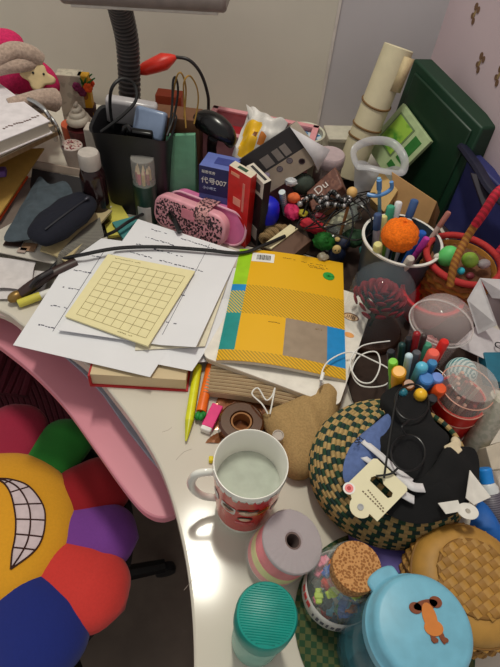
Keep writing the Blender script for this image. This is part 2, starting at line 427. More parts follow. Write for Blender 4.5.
for k in range(5): mb.box((c0.x-.006+k*.003, c0.y-.001, .0011), (.0012, .007, .0004), 0)
c1 = nbp(349, 335); mb.prism([(c1.x+.008*math.cos(a), c1.y+.005*math.sin(a)) for a in [2*PI*k/16 for k in range(16)]], 0, .0006, 2)
mb.build('printed_drawing', [mat((120, 70, 40), .6), mat((232, 196, 150), .6), mat((230, 160, 90), .6)], nb)
# yellow workbook
ZW = .040
q = [P(240, 249, ZW), P(343, 263, ZW), P(346, 380, ZW), P(216, 360, ZW)]
o = sum(q, V(0, 0, 0))/4; o.z = ZW-.008; lq = local(q, o); bb = bil(lq)
def wb(u, v): return bb(u, v)+V(0, 0, .010*math.sin(PI*(u**.8))*(.5+.5*v)+.0)
wk = thing('workbook', 'yellow exercise book lying face down with barcode and grey and blue panels', 'book', o)
mb = MB(); mb.sheet(lambda u, v: wb(u, v)-V(0, 0, .0012), 24, 10, .006); mb.build('page_block', mat((220, 214, 200), .8, kind='stripes', scale=700, c2=(200, 194, 180)), wk)
Yc = (226, 172, 16)
def wm(u, v):
    if u < .11:
        return 1 if v < .37 else (4 if .37 <= v < .47 else (5 if v < .62 else (2 if v < .93 else 4))) if v >= .37 else 1
    if v < .37: return 0
    if v < .62: return 3
    if v < .93:
        if .50 < u < .86: return 6
        if u >= .86: return 7
        return 0
    return 3
def wm2(u, v):
    if u < .13:
        if v < .36: return 1
        if v < .43: return 7
        if v < .62: return 5
        if v < .93: return 2
        return 3
    if v < .36: return 0
    if v < .62: return 3
    if v < .93:
        if .50 < u < .85: return 6
        if u >= .85: return 7
        return 0
    return 3
mb = MB(); mb.sheet(wb, 40, 50, .0012, ms=wm2)
mb.build('cover', [mat(Yc, .4, amt=.03, scale=5), mat((150, 200, 30), .4), mat((26, 138, 134), .4), mat(Yc, .4, kind='diag', scale=105, c2=(176, 138, 30)), mat((120, 160, 60), .4), mat((40, 140, 140), .4, kind='diag', scale=105, c2=(214, 180, 60)), mat((150, 132, 112), .45), mat((20, 132, 196), .4)], wk, ang=60)
mb = MB(); e = .0006
mb.sheet(lambda u, v: wb(u, v)+V(0, 0, e), 6, 2, .0004, u0=.13, u1=.34, v0=.035, v1=.125)
lab = mb.build('barcode_label', WHITE, wk)
mb = MB(); u = .175
while u < .30:
    d = random.choice([.004, .007, .010]); mb.sheet(lambda a, b_: wb(a, b_)+V(0, 0, .001), 1, 1, .0003, u0=u, u1=u+d, v0=.055, v1=.105); u += d+.005
mb.build('barcode', BLACK, lab)
mb = MB(); mb.sheet(lambda a, c: wb(.86+.055*(c)*math.cos(a*2*PI), .165+.038*c*math.sin(a*2*PI))+V(0, 0, .0008), 24, 2, .0004); mb.build('round_emblem', mat((40, 150, 60), .5), wk)
mk = MB()
for (u, v, du) in ((.42, .05, .12), (.58, .06, .25), (.66, .085, .2), (.66, .10, .16), (.35, .665, .1), (.75, .655, .05)):
    for (uu, vv, d, dv) in scribble(0, u, u+du, v, v+.01, 1, .012): mk.sheet(lambda a, c: wb(a, c)+V(0, 0, .0005), 1, 1, .0003, u0=uu, u1=uu+d, v0=vv, v1=vv+.005)
mk.build('printed_text', mat((130, 96, 20), .6), wk)

# white earphone cable
mb = MB()
pts = [(322, 383, .05), (322, 372, .052), (330, 360, .054), (350, 352, .05), (372, 360, .045), (392, 372, .045), (385, 385, .045), (362, 386, .045), (352, 372, .045), (360, 356, .045), (376, 352, .05), (380, 366, .05), (372, 382, .05), (358, 380, .05), (350, 362, .05), (362, 346, .05), (390, 341, .055)]
mb.tube([P(*p) for p in pts], .0011, 8, n=8)
ec = thing('earphone_cable', 'thin white earphone cable coiled beside the yellow workbook', 'cable', (0, 0, 0))
mb.build('cord', mat((232, 230, 226), .4), ec)
a, b_ = P(322, 384, .05), P(320, 378, .0515); mb = MB(); mb.tube([P(323, 373, .052), P(321, 381, .051)], .0028, 10); mb.tube([P(321, 381, .051), P(320.5, 386, .050)], .0014, 8, m=1); mb.build('plug', [mat((232, 230, 226), .4), STEEL], ec)

# ================================================================== PENS, ERASER
def stick(name, label, cat, p0, p1, r, m, tip=None, cap=None, capm=None, group=None, seg=14, tipl=.02, capl=.03, tipname='tip'):
    d = p1-p0; L = d.length; th = thing(name, label, cat, p0, orient(d), group)
    mb = MB(); z1 = L-(capl if capm else 0)
    mb.lathe([(0, tipl if tip else 0), (r*.95, tipl if tip else 0), (r, (tipl if tip else 0)+.002), (r, z1), (0, z1)], seg); mb.build('barrel', m, th)
    if tip: mb = MB(); mb.lathe([(0, 0), (r*.22, 0), (r*.95, tipl), (0, tipl)], seg); mb.build(tipname, tip, th)
    if capm: mb = MB(); mb.lathe([(0, z1), (r*1.12, z1), (r*1.12, L-.002), (r*.9, L), (0, L)], seg); mb.build('cap', capm, th)
    return th
YEL = mat((214, 214, 30), .35)
stick('highlighter_pen', 'slim yellow pen lying on the desk left of the orange carrot pen', 'pen', P(186, 441, .006), P(198, 366, .009), .0062, YEL, tip=mat((196, 196, 20), .35), tipl=.03)
cp = stick('carrot_pen', 'orange carrot-shaped pen with green leafy end beside the yellow pen', 'pen', P(201, 412, .008), P(211, 366, .009), .0072, mat((236, 108, 24), .4))
mb = MB()
for k in range(5): mb.ball((.004*math.cos(k*1.3), .004*math.sin(k*1.3), -.004-.0012*k), (.0042, .0042, .006))
mb.build('green_top', mat((20, 130, 50), .5), cp)
a, b_ = P(206, 430, .006), P(220, 402, .006)
er = thing('eraser', 'bright pink eraser with white end lying beside the carrot pen', 'eraser', a, orient(b_-a, V(0, 0, 1)))
mb = MB(); mb.box((0, 0, .022), (.011, .016, .038)); mb.build('sleeve', mat((222, 40, 120), .5), er, bevel=.001)
mb = MB(); mb.box((0, 0, .001), (.010, .015, .008)); mb.build('rubber', WHITE, er, bevel=.0015)
# brown glass ring / tape in crackly wrapper
c = P(241, 425, .012)
tr = thing('tape_roll', 'amber brown roll of tape lying flat above the mug', 'tape', V(c.x, c.y, .004))
mb = MB(); mb.lathe([(.015, 0), (.029, 0), (.031, .003), (.031, .017), (.028, .02), (.016, .02), (.0145, .016), (.0145, .003), (.015, 0)], 48)
mb.build('tape', mat((74, 36, 12), .12, kind='rings', scale=3, c2=(120, 66, 28), coat=.5), tr)
mb = MB(); mb.lathe([(.0120, .001), (.0143, .001), (.0143, .018), (.0120, .018), (.0120, .001)], 40); mb.build('core', mat((150, 100, 50), .6), tr)
mb = MB(); q = [P(222, 384, .006), P(272, 396, .006), P(262, 444, .003), P(203, 442, .003)]; o = (q[0]+q[2])/2; o.z = 0; bq = bil(local(q, o))
def crinkle(u, v): return bq(u, v)+V(0, 0, .004*abs(math.sin(u*11+3*v))*math.cos(v*9+u*4)**2-.004)
mb.sheet(crinkle, 26, 26, .0005); tag(mb.build('cellophane_wrapper', mat((150, 96, 62), .2, metal=.3, amt=.4, scale=60, coat=.6), loc=o, ang=15), 'crinkled coppery cellophane wrapper spread under the brown tape roll', 'wrapper')
# kraft/burlap pouch
def pouch():
    pl = [(263, 414), (300, 396), (332, 378), (345, 384), (342, 400), (330, 440), (316, 470), (300, 478), (285, 470), (272, 440)]
    c = P(305, 428, .03); c.z = 0
    th = thing('burlap_pouch', 'tan cloth drawstring pouch lying between the mug and the green woven basket', 'pouch', c)
    ring = smooth_pts([P(x, y, .02)-V(c.x, c.y, 0) for x, y in pl], 4, True)
    mb = MB(); n = len(ring); rows = 8; vs = []; fs = []
    cen = sum(ring, V(0, 0, 0))/n
    for k in range(rows+1):
        s_ = 1-k/rows
        for i, p in enumerate(ring):
            q_ = cen.lerp(p, s_); z = .018+.024*math.sqrt(max(0, 1-s_*s_))+.004*math.sin(q_.x*150+q_.y*60)*(1-s_**3)
            vs.append(V(q_.x, q_.y, z))
    for i, p in enumerate(ring): q_ = cen.lerp(p, .93); vs.append(V(q_.x, q_.y, .0))
    for k in range(rows):
        for i in range(n): j = (i+1) % n; fs.append((k*n+i, k*n+j, (k+1)*n+j, (k+1)*n+i))
    o_ = (rows+1)*n
    for i in range(n): j = (i+1) % n; fs.append((o_+i, o_+j, j, i))
    fs.append(tuple(o_+i for i in range(n)))
    mb.add(vs, fs); mb.build('cloth_body', mat((164, 134, 88), .95, amt=.25, scale=400, bump=.4), th, ang=70)
    mb = MB(); q_ = lambda x, y, h: P(x, y, h)-V(c.x, c.y, 0)
    mb.tube([q_(268, 414, .035), q_(262, 404, .04), q_(252, 394, .036), q_(258, 388, .034), q_(266, 400, .036), q_(272, 396, .036), q_(275, 388, .034), q_(272, 404, .036), q_(270, 414, .036)], .0011, 6, n=5); mb.build('drawstring', WHITE, th)
pouch()
c = P(278, 436, .044)
mb = MB(); mb.lathe([(0, 0), (.0075, 0), (.0075, .004), (.006, .0045), (.0055, .003), (0, .003)], 28); tag(mb.build('plastic_disc', mat((196, 186, 176), .25, alpha=.75), loc=V(c.x, c.y, .043)), 'small frosted plastic disc resting on the tan cloth pouch', 'disc')

# ================================================================== MUG
c = under(251, 463, .122)
mug = thing('mug', 'red and white ceramic mug half filled with water on the bare desk', 'mug', c)
mb = MB()
prof = [(0, .004), (.029, .004), (.030, 0), (.035, 0), (.0365, .004), (.042, .105), (.0415, .107), (.0392, .105), (.0345, .012), (.03, .008), (0, .008)]
zz = lambda i: .082+.0022*math.sin(i*.9)
seg = 64; P1 = [(.031, .004), (.032, 0), (.035, 0), (.0362, .0035)]
def mms(k, i): return 0
mb.lathe([(0, .004), (.029, .004), (.030, 0), (.0345, 0), (.0352, .003)], seg)
mb.lathe([(.0352, .003), (.0358, .010)], seg)
mb.lathe([(.0358, .010), (.0418, .101)], seg, m=1)
mb.lathe([(.0418, .101), (.042, .104), (.0415, .107), (.0405, .107), (.0392, .104), (.0345, .012), (.03, .008), (0, .008)], seg)
mb.build('body', [mat((236, 234, 226), .12, coat=.5, amt=.02), mat((196, 36, 34), .2, coat=.4, amt=.1, scale=30)], mug)
mb = MB()
for k in range(30):
    a = 2*PI*k/30; M_ = Matrix.Rotation(a, 4, 'Z'); rr = .0418; d = .004+.003*(k % 3 == 0)+.002*(k % 2)
    mb.add([M_ @ V(rr+.0001, -.0044, .1015), M_ @ V(rr+.0001, .0044, .1015), M_ @ V(rr-.00035*d/.007+.0002, 0.0022, .1015-d), M_ @ V(rr-.00035*d/.007+.0002, -.0022, .1015-d)], [(0, 1, 2, 3)])
mb.build('scalloped_border', mat((236, 234, 226), .15), mug, solid=.0003)
# printed panels on the camera side
def patch(mb, a, z, w, h, m, rr=.0385, sh='e', tilt=0, e=.0006):
    n = 20; vs = []
    for k in range(n):
        t_ = 2*PI*k/n; 
        if sh == 'e': x, y = w/2*math.cos(t_), h/2*math.sin(t_)
        else:
            cx_ = abs(math.cos(t_))**.35*math.copysign(1, math.cos(t_)); sy_ = abs(math.sin(t_))**.35*math.copysign(1, math.sin(t_)); x, y = w/2*cx_, h/2*sy_
        x, y = x*math.cos(tilt)-y*math.sin(tilt), x*math.sin(tilt)+y*math.cos(tilt)
        zz_ = z+y; zz_ = z+y+.014; r_ = .0358+(zz_-.01)/.091*.0060+e; an = math.radians(a)+x/r_
        vs.append(V(r_*math.cos(an), r_*math.sin(an), zz_))
    mb.add(vs, [tuple(range(n))], m)
mb = MB()
patch(mb, -120, .052, .020, .018, 0, sh='r', tilt=-.1); patch(mb, -119, .053, .016, .013, 1, e=.0009); patch(mb, -119, .056, .015, .006, 2, e=.0011); patch(mb, -119, .049, .008, .003, 3, e=.0012)
patch(mb, -85, .060, .026, .007, 2, tilt=.1); patch(mb, -84, .054, .022, .011, 1, e=.0008); patch(mb, -60, .054, .020, .009, 4, tilt=.4); patch(mb, -62, .056, .014, .003, 2, tilt=.5, e=.0009)
patch(mb, -88, .037, .018, .011, 2); patch(mb, -88, .036, .014, .008, 1, e=.0009); patch(mb, -88, .024, .022, .006, 5, sh='r')
patch(mb, -150, .055, .012, .016, 0, sh='r'); patch(mb, -30, .045, .016, .014, 0, sh='r'); patch(mb, -30, .045, .012, .010, 1, e=.0009)
mb.build('printed_faces', [WHITE, mat((226, 196, 170), .3), mat((60, 44, 38), .4), mat((200, 90, 80), .4), mat((222, 150, 40), .3), mat((226, 120, 130), .3)], mug, solid=.0002)
hp = P(189, 474, .098)-c; an = math.atan2(hp.y, hp.x)+.05
M_ = Matrix.Rotation(an, 4, 'Z')
mb = MB(); mb.tube([M_ @ V(x, 0, z) for x, z in ((.039, .092), (.052, .093), (.0615, .088), (.066, .070), (.061, .050), (.050, .036), (.036, .030))], .0042, 12, n=6, flat=1.25); mb.build('handle', mat((236, 234, 226), .12, coat=.5, amt=.02), mug)
mb = MB(); mb.lathe([(0, .068), (.0372, .068), (.0374, .0685), (0, .0685)], 48); mb.build('water', mat((222, 230, 216), .03, alpha=.4), mug)
mug.scale = (.97, .97, 1.15)
mb = MB(); c2 = P(211, 461, .0); mb.box((0, 0, .004), (.006, .008, .008)); tag(mb.build('paper_scrap', mat((226, 206, 40), .6), loc=c2, rot=.1, bevel=.0015), 'tiny yellow plastic bit on the desk behind the mug handle', 'plastic bit')

# ================================================================== JARS NEAR THE CAMERA
# teal lidded jar
c = under(267, 614, .125)
j = thing('lidded_jar', 'small jar with ribbed teal lid at the front edge of the desk', 'jar', c)
mb = MB(); mb.lathe([(0, .001), (.024, 0), (.027, .003), (.0275, .078), (.026, .08), (.0255, .079), (.0262, .006), (0, .004)], 40); mb.build('body', mat((150, 206, 190), .2, alpha=.72), j)
mb = MB(); mb.lathe([(0, .004), (.0255, .004), (.0255, .058), (0, .058)], 36); mb.build('contents', mat((150, 196, 178), .7), j)
mb = MB(); mb.lathe([(.0295, .072), (.0298, .074), (.0298, .096), (.028, .0995), (.025, .1005), (0, .1005)], 60)
for k in range(24):
    y = -.0245+k*.049/23; x = math.sqrt(max(0, .026**2-y*y)); mb.tube([(-x, y, .1005), (x, y, .1005)], .0005, 4)
mb.build('lid', mat((8, 140, 128), .4), j); j.scale = (.95, .95, 1.25)
# wrapped ribbon roll
c = under(292, 541, .062)
rr = thing('ribbon_roll', 'roll of ribbon with grey paper end wrapped in clear film beside the teal-lidded jar', 'ribbon roll', V(c.x-.0145, c.y-.003, .0095), (math.radians(-2), math.radians(15), 0))
R0 = .0345
mb = MB(); mb.lathe([(.009, .002), (R0-.002, .002), (R0-.0015, .004), (R0-.0015, .016), (R0-.0012, .0162), (R0-.0012, .030), (R0-.0015, .0302), (R0-.0015, .052), (R0-.002, .054), (.009, .054), (.009, .002)], 56, ms=[0, 0, 1, 1, 2, 2, 3, 3, 3, 0])
mb.build('ribbon', [WHITE, mat((238, 150, 150), .5), mat((226, 222, 150), .5), mat((240, 120, 130), .5)], rr)
mb = MB(); mb.lathe([(.0095, .054), (R0-.001, .054), (R0, .055), (R0, .058), (R0-.001, .059), (.0095, .059), (.0085, .056), (.0095, .054)], 56); mb.build('end_disc', mat((168, 156, 160), .35, amt=.1, scale=20), rr)
mb = MB(); mb.lathe([(.0075, 0), (.0092, 0), (.0092, .0585), (.0075, .0585), (.0075, 0)], 30); mb.build('core', mat((110, 92, 88), .8), rr)
mb = MB()
def film(k, i): return 0
seg = 56; pr_ = [(R0+.0002, .0), (R0+.001, .004), (R0+.001, .057), (R0-.001, .0605), (.011, .0608)]; vs = []
for i in range(seg):
    a = 2*PI*i/seg
    for r_, z_ in pr_:
        w_ = 1+.012*math.sin(i*2.7+z_*90); vs.append(V(r_*w_*math.cos(a), r_*w_*math.sin(a), z_+.0006*math.sin(i*3.1)))
fs = [(i*5+k, ((i+1) % seg)*5+k, ((i+1) % seg)*5+k+1, i*5+k+1) for i in range(seg) for k in range(4)]
mb.add(vs, fs); mb.build('film_wrap', clear((240, 240, 245), .14, .05), rr, ang=12)
# cork jar with paper scraps
c = under(357, 566, .118)
cj = thing('cork_jar', 'glass jar with cork stopper full of colourful folded paper bits', 'jar', c)
mb = MB(); mb.lathe([(0, 0), (.033, 0), (.037, .004), (.038, .02), (.038, .055), (.034, .068), (.027, .076), (.0262, .084), (.029, .086), (.029, .090), (.0265, .091), (.0245, .089), (.0245, .076), (.032, .066), (.0355, .054), (.0355, .006), (0, .004)], 56)
mb.build('glass', clear((225, 235, 232), .11, .03), cj)
mb = MB(); mb.lathe([(0, .080), (.0225, .080), (.0245, .092), (.0248, .101), (.0242, .1025), (0, .1025)], 48); mb.build('cork_stopper', mat((150, 98, 52), .9, kind='voronoi', scale=420, c2=(196, 142, 88), bump=.6), cj)
mb = MB(); mb.lathe([(.0384, .012), (.0384, .040)], 56); mb.build('paper_label', mat((214, 210, 206), .6), cj, solid=.0004)
mb = MB()
for k in range(10):
    a = math.radians(-135+k*9); M_ = Matrix.Rotation(a, 4, 'Z'); mb.box((.0390, 0, .022), (.0006, .0022+.001*(k % 3), .009 if k % 2 else .006), 0, M_)
for k in range(3):
    a = math.radians(-175+k*12); mb.box((.0390, 0, .029), (.0006, .006, .009), 1, Matrix.Rotation(a, 4, 'Z'))
mb.build('label_print', [mat((90, 90, 100), .6), mat((214, 60, 60), .6)], cj); cj.scale = (.97, .97, 1.157)
cols = [(216, 60, 40), (190, 220, 40), (30, 90, 180), (240, 120, 150), (226, 120, 40), (40, 150, 90), (210, 40, 60), (30, 30, 40), (240, 240, 230), (90, 180, 220)]
for k in range(64):
    a = random.uniform(0, 2*PI); r_ = .030*math.sqrt(random.random()); z_ = .008+.064*(k/64)
    if z_ > .055: r_ *= .75
    col = cols[k % 10] if k != 63 else (200, 226, 40)
    q_ = Matrix.Translation((c.x+r_*math.cos(a), c.y+r_*math.sin(a), z_)) @ Matrix.Rotation(random.uniform(0, 3), 4, 'Z') @ Matrix.Rotation(random.uniform(-.7, .7), 4, 'X')
    mb = MB(); mb.box((0, 0, 0), (.015, .007, .005)); mb.box((0, 0, .001), (.006, .0095, .005))
    o_ = mb.build('folded_paper_bit', mat(col, .45), loc=q_.translation, rot=q_.to_quaternion(), bevel=.001)
    tag(o_, 'small folded colourful paper bit inside the cork-stoppered jar', 'paper bit', 'paper bits in the cork jar')
# blue plastic jar with animal lid
c = under(423, 627, .135)
bj = thing('blue_storage_jar', 'large clear teal jar with light blue lid printed with a brown animal', 'jar', c)
mb = MB(); mb.lathe([(0, 0), (.044, 0), (.050, .006), (.051, .09), (.047, .106), (.046, .112), (.0445, .112), (.0455, .104), (.049, .088), (.048, .008), (0, .004)], 56); mb.build('body', clear((70, 120, 135), .34, .05), bj)
mb = MB(); mb.lathe([(0, .005), (.046, .006), (.047, .03), (.04, .036), (0, .034)], 40); mb.build('contents', mat((24, 84, 104), .6, kind='flecks', scale=90, c2=(50, 120, 136)), bj)
mb = MB(); mb.lathe([(.0465, .105), (.0475, .106), (.0475, .118), (.0450, .1205), (.0440, .130), (.0415, .134), (.038, .1352), (0, .136)], 64)
lid = mb.build('lid', mat((112, 174, 198), .4), bj)
d = P(392, 592, .12)-c; an = math.atan2(d.y, d.x)
mb = MB(); mb.add([], [], 0); M_ = Matrix.Rotation(an, 4, 'Z'); mb.prism([(.040, -.016)]+[(.052+.006*math.cos(a), .016*math.sin(a)) for a in [(-PI/2)+PI*k/8 for k in range(9)]]+[(.040, .016)], .108, .118, 0, M_); mb.build('lid_tab', mat((112, 174, 198), .4), bj, bevel=.002)
# generic animal print
cz = Vector((c.x, c.y, 0))
def lp(px, py): p = P(px, py, .136)-cz; return V(p.x, p.y, 0)
def blob(mb, px, py, rx, ry, m, ang=0, z=.1362, e=.0005):
    q = lp(px, py); n = 18; s = .54/513
    pts = []
    for k in range(n):
        a = 2*PI*k/n; x, y = rx*s*math.cos(a), ry*s*math.sin(a); pts.append((q.x+x*math.cos(ang)-y*math.sin(ang), q.y+x*math.sin(ang)+y*math.cos(ang)))
    mb.prism(pts, z, z+e, m)
mb = MB()
blob(mb, 414, 609, 5.5, 4.5, 0); blob(mb, 434, 603, 5.5, 4.5, 0); blob(mb, 424, 606, 11, 4, 0, .3); blob(mb, 428, 618, 6, 11, 1, .2, e=.0007); blob(mb, 432, 629, 8, 6, 1, .1, e=.0008)
blob(mb, 431, 636, 2.2, 6, 0, .1); blob(mb, 440, 637, 2.2, 6, 0, .3); blob(mb, 433, 641, 3, 2, 0, e=.0009); blob(mb, 443, 641, 3, 2, 0, e=.0009)
mb.build('animal_print', [mat((120, 58, 26), .6), mat((196, 116, 44), .6)], lid)
# woven mat strip under jar
mb = MB(); c_ = P(345, 660, .0)
mb.lathe([(0, 0), (.098, 0), (.1, .002), (.098, .0035), (0, .0035)], 60, ms=lambda k, i: 0)
tag(mb.build('placemat', mat((34, 66, 40), .9, kind='checker', scale=160, c2=(80, 86, 50)), loc=V(.185, .135, 0)), 'dark green woven mat under the blue-lidded jar', 'mat')
for o_ in (bj,): o_.location.z = .0037
# purple box behind the cork jar
q0 = P(400, 562, .03)
mb = MB(); mb.box((0, 0, .015), (.10, .075, .03)); tag(mb.build('flat_box', mat((92, 80, 150), .6), loc=V(q0.x, q0.y+.012, 0), rot=.1, bevel=.003), 'flat purple box between the cork jar and the bamboo basket', 'box')
mb = MB(); mb.box((0, 0, .02), (.006, .008, .04)); tag(mb.build('wooden_peg', mat((190, 150, 90), .7), loc=under(386, 585, .04), bevel=.001), 'short pale wooden peg beside the cork jar', 'peg')

# ================================================================== BAMBOO BASKET
c = under(476, 577, .085)
bb_ = thing('bamboo_basket', 'round lidded basket of woven golden bamboo in the front right corner', 'basket', c)
BAM = mat((166, 120, 50), .6, amt=.3, scale=40); BAM2 = mat((132, 92, 36), .65, amt=.3, scale=40)
mb = MB(); rows, seg = 9, 64
def bprof(z): return .050+.012*math.sin(PI*min(1, z/.07)*.75)
for r in range(rows):
    z = .004+r*.0075
    pts = []
    for i in range(seg*1): a = 2*PI*i/seg; q_ = bprof(z)+.0018*(1 if (i//1+r) % 2 else -1); pts.append((q_*math.cos(a), q_*math.sin(a), z))
    mb.tube(pts, .0031, 6, closed=True, m=r % 2)
mb.lathe([(0, .002), (.046, .002), (.050, .068), (.047, .068), (.044, .005), (0, .004)], 48, m=1)
mb.build('woven_body', [BAM, BAM2], bb_)
mb = MB(); mb.lathe([(.036, .0835), (.044, .0845), (.056, .078), (.0605, .070), (.0612, .062), (.058, .062), (.056, .070), (.04, .078), (.036, .080), (.036, .0835)], 64)
lid = mb.build('lid', mat((170, 126, 56), .55, amt=.25, scale=50), bb_)
mb = MB()
for k in range(2): mb.tube([(r_*math.cos(2*PI*i/64), r_*math.sin(2*PI*i/64), z_) for i in range(64) for r_, z_ in [((.0605, .0665), (.0375, .0845))[k]]], .0022, 8, closed=True)
mb.build('lid_binding', BAM2, lid)
mb = MB(); S = .0085; n = 5
for i in range(-n, n+1):
    for dr in (0, 1):
        c_ = i*S
        if abs(c_) > .037: continue
        hl = math.sqrt(.038**2-c_**2); steps = 40; vs = []; fs = []
        for k in range(steps+1):
            t_ = -hl+2*hl*k/steps; z_ = .0862+.0008*math.cos(PI*(t_/S+i+dr)); wv = S*.46
            for s2 in (-1, 1):
                for dz in (0, -.0008):
                    p = (t_, c_+s2*wv, z_+dz) if dr == 0 else (c_+s2*wv, t_, z_+dz); vs.append(p)
        for k in range(steps):
            b0 = k*4
            for (x, y) in ((0, 2), (2, 3), (3, 1), (1, 0)): fs.append((b0+x, b0+y, b0+4+y, b0+4+x))
        mb.add(vs, fs, dr, Matrix.Rotation(.6, 4, 'Z'))
mb.build('woven_top', [mat((168, 124, 54), .5, amt=.2, scale=60), mat((148, 106, 44), .5, amt=.2, scale=60)], lid)

# ================================================================== GREEN WOVEN BASKET + CLOTHING + TAGS + GLASSES
c = P(384, 466, .045); c.z = 0
gb = thing('woven_rope_basket', 'round basket coiled from green and tan woven rope, holding dark clothes', 'basket', c)
mb = MB(); rows = 22; seg = 180
def gprof(t): # t 0..1 bottom to rim
    return (.062+.028*math.sin(PI*min(1, t*1.25)*.62)**1 if t < .5 else .062+.028*math.sin(PI*.625*.62+(t-.5)*1.9)), .004+.092*t
for r in range(rows):
    t_ = r/(rows-1); R_ = .060+.034*math.sin(PI*(.18+t_*.84)); z_ = .005+.097*t_
    mb.tube([(R_*math.cos(2*PI*i/seg)+.020*t_**1.6, R_*math.sin(2*PI*i/seg)-.006*t_, z_) for i in range(seg)], .0032, 8, closed=True, ms=lambda i, r=r: ((0, 1, 2, 1)[((i+r*2)//3+(r*7)//5) % 4]))
mb.lathe([(0, .001), (.066, .001), (.088, .04), (.086, .045), (.084, .045), (.085, .04), (.064, .005), (0, .004)], 48, m=0)
mb.build('coiled_rope', [mat((34, 66, 46), .9, amt=.3, scale=200), mat((170, 142, 92), .9, amt=.3, scale=200), mat((28, 52, 48), .9), mat((136, 116, 72), .9)], gb)
# slate blue garment showing at rim
def cloth(name, label, cat, pix, hfun, m, edge_drop=.03, bump=.004, freq=80, grp=None, thick=.003, rows=8, parent=None):
    pts = [Vector(P(x, y, h)) for x, y, h in pix]; c = sum(pts, V(0, 0, 0))/len(pts); c0 = V(c.x, c.y, 0)
    ring = smooth_pts(pts, 4, True); n = len(ring); vs = []; fs = []
    cc_ = V(c.x, c.y, c.z)
    for k in range(rows+1):
        s_ = 1-k/rows
        for i, p in enumerate(ring):
            q_ = cc_.lerp(p, s_); z = q_.z+hfun(s_)+bump*math.sin(q_.x*freq+q_.y*freq*.6)*math.cos(q_.y*freq*.8)*(1 if s_ < .95 else .3)
            vs.append(V(q_.x-c0.x, q_.y-c0.y, z))
    o_ = len(vs)
    for i, p in enumerate(ring):
        q_ = cc_.lerp(p, .97); vs.append(V(q_.x-c0.x, q_.y-c0.y, p.z-thick))
    for i, p in enumerate(ring):
        q_ = cc_.lerp(p, .55); vs.append(V(q_.x-c0.x, q_.y-c0.y, q_.z-edge_drop))
    for k in range(rows):
        for i in range(n): j = (i+1) % n; fs.append((k*n+i, k*n+j, (k+1)*n+j, (k+1)*n+i))
    for i in range(n):
        j = (i+1) % n; fs.append((o_+i, o_+j, j, i)); fs.append((o_+n+i, o_+n+j, o_+j, o_+i))
    fs.append(tuple(o_+n+i for i in range(n)))
    mb = MB(); mb.add(vs, fs)
    if parent is not None: return mb.build(name, m, parent, loc=c0-Vector(parent.location), ang=70)
    return tag(mb.build(name, m, loc=c0, ang=70), label, cat, grp)
BK = mat((13, 13, 15), .95, amt=.1, scale=300, bump=.15)
cloth('folded_cloth', 'slate blue cloth inside the green woven basket along its left rim', 'cloth', [(392, 414, .106), (374, 424, .108), (352, 444, .106), (343, 468, .103), (347, 484, .1), (365, 478, .1), (395, 450, .102)], lambda s: .008*(1-s*s), mat((86, 106, 156), .9, amt=.2, scale=200))
blk = thing('black_garment', 'black knitted garment with white stripes heaped over the green woven basket', 'garment', V(P(408, 450, .1).x, P(408, 450, .1).y, 0))
cloth('fabric', None, None, [(380, 400, .108), (388, 390, .112), (405, 384, .118), (425, 395, .12), (434, 420, .12), (449, 436, .115), (444, 450, .11), (430, 470, .11), (425, 492, .105), (410, 498, .1), (396, 490, .1), (360, 462, .098), (356, 446, .098), (372, 436, .1), (385, 420, .1)], lambda s: .012*(1-s*s), BK, edge_drop=.06, parent=blk)
def strip(parent, name, p, w, m, h=.0, n=10, lift=.001):
    o_ = Vector(parent.location); pts = [Vector(P(*a))-o_ for a in p]; pts = smooth_pts(pts, n); mb = MB(); N = len(pts); vs = []; fs = []
    for i in range(N):
        d_ = (pts[min(i+1, N-1)]-pts[max(i-1, 0)]); nn = V(-d_.y, d_.x, 0).normalized()*w/2
        vs += [pts[i]+nn, pts[i]-nn]
    for i in range(N-1): fs.append((2*i, 2*i+1, 2*i+3, 2*i+2))
    mb.add(vs, fs); return mb.build(name, m, parent, solid=.0012)
WS = mat((214, 212, 214), .9)
strip(blk, 'white_stripe', [(363, 441, .113), (380, 455, .118), (396, 470, .119), (412, 482, .116)], .0075, WS)
strip(blk, 'white_stripe', [(355, 449, .104), (362, 456, .108), (372, 463, .112), (384, 470, .115)], .0065, WS)
strip(blk, 'white_trim', [(396, 476, .118), (406, 482, .118), (414, 487, .117), (424, 488, .113)], .010, WS)
strip(blk, 'white_trim', [(400, 492, .116), (408, 497, .114), (414, 500, .111)], .009, WS)
mb = MB()
t_ = text('SM', .009, mat((20, 20, 30), .8), blk, 'woven_letters', P(356, 444, .118)-Vector(blk.location), math.radians(50))
g2 = cloth('black_garment', 'second black garment bundled beside the white price tags, right of the striped one', 'garment', [(430, 470, .112), (446, 446, .112), (462, 446, .11), (475, 449, .105), (480, 466, .10), (476, 490, .10), (464, 508, .095), (442, 520, .095), (418, 524, .095), (395, 518, .1), (382, 506, .102), (402, 490, .106)], lambda s: .010*(1-s*s), BK, edge_drop=.05)
# tags
TAGM = mat((220, 212, 178), .6, amt=.03)
q = [P(375, 457, .122), P(409, 489, .122), P(371, 519, .112), P(336, 480, .112)]
loc, rot, w, h = fit(q)
tg = thing('hang_tag', 'cream cardboard hanger tag with slot and round tab on the black striped garment', 'tag', loc, rot)
def tagshape(): 
    return [(0.003, 0), (w-.003, 0), (w, -.003), (w, -h), (w*.78, -h)]+[(w*.55+.012*math.cos(a), -h-.001+.012*math.sin(a)) for a in [-.2-PI*.9*k/10 for k in range(11)]]+[(w*.22, -h), (0, -h), (0, -.003)]
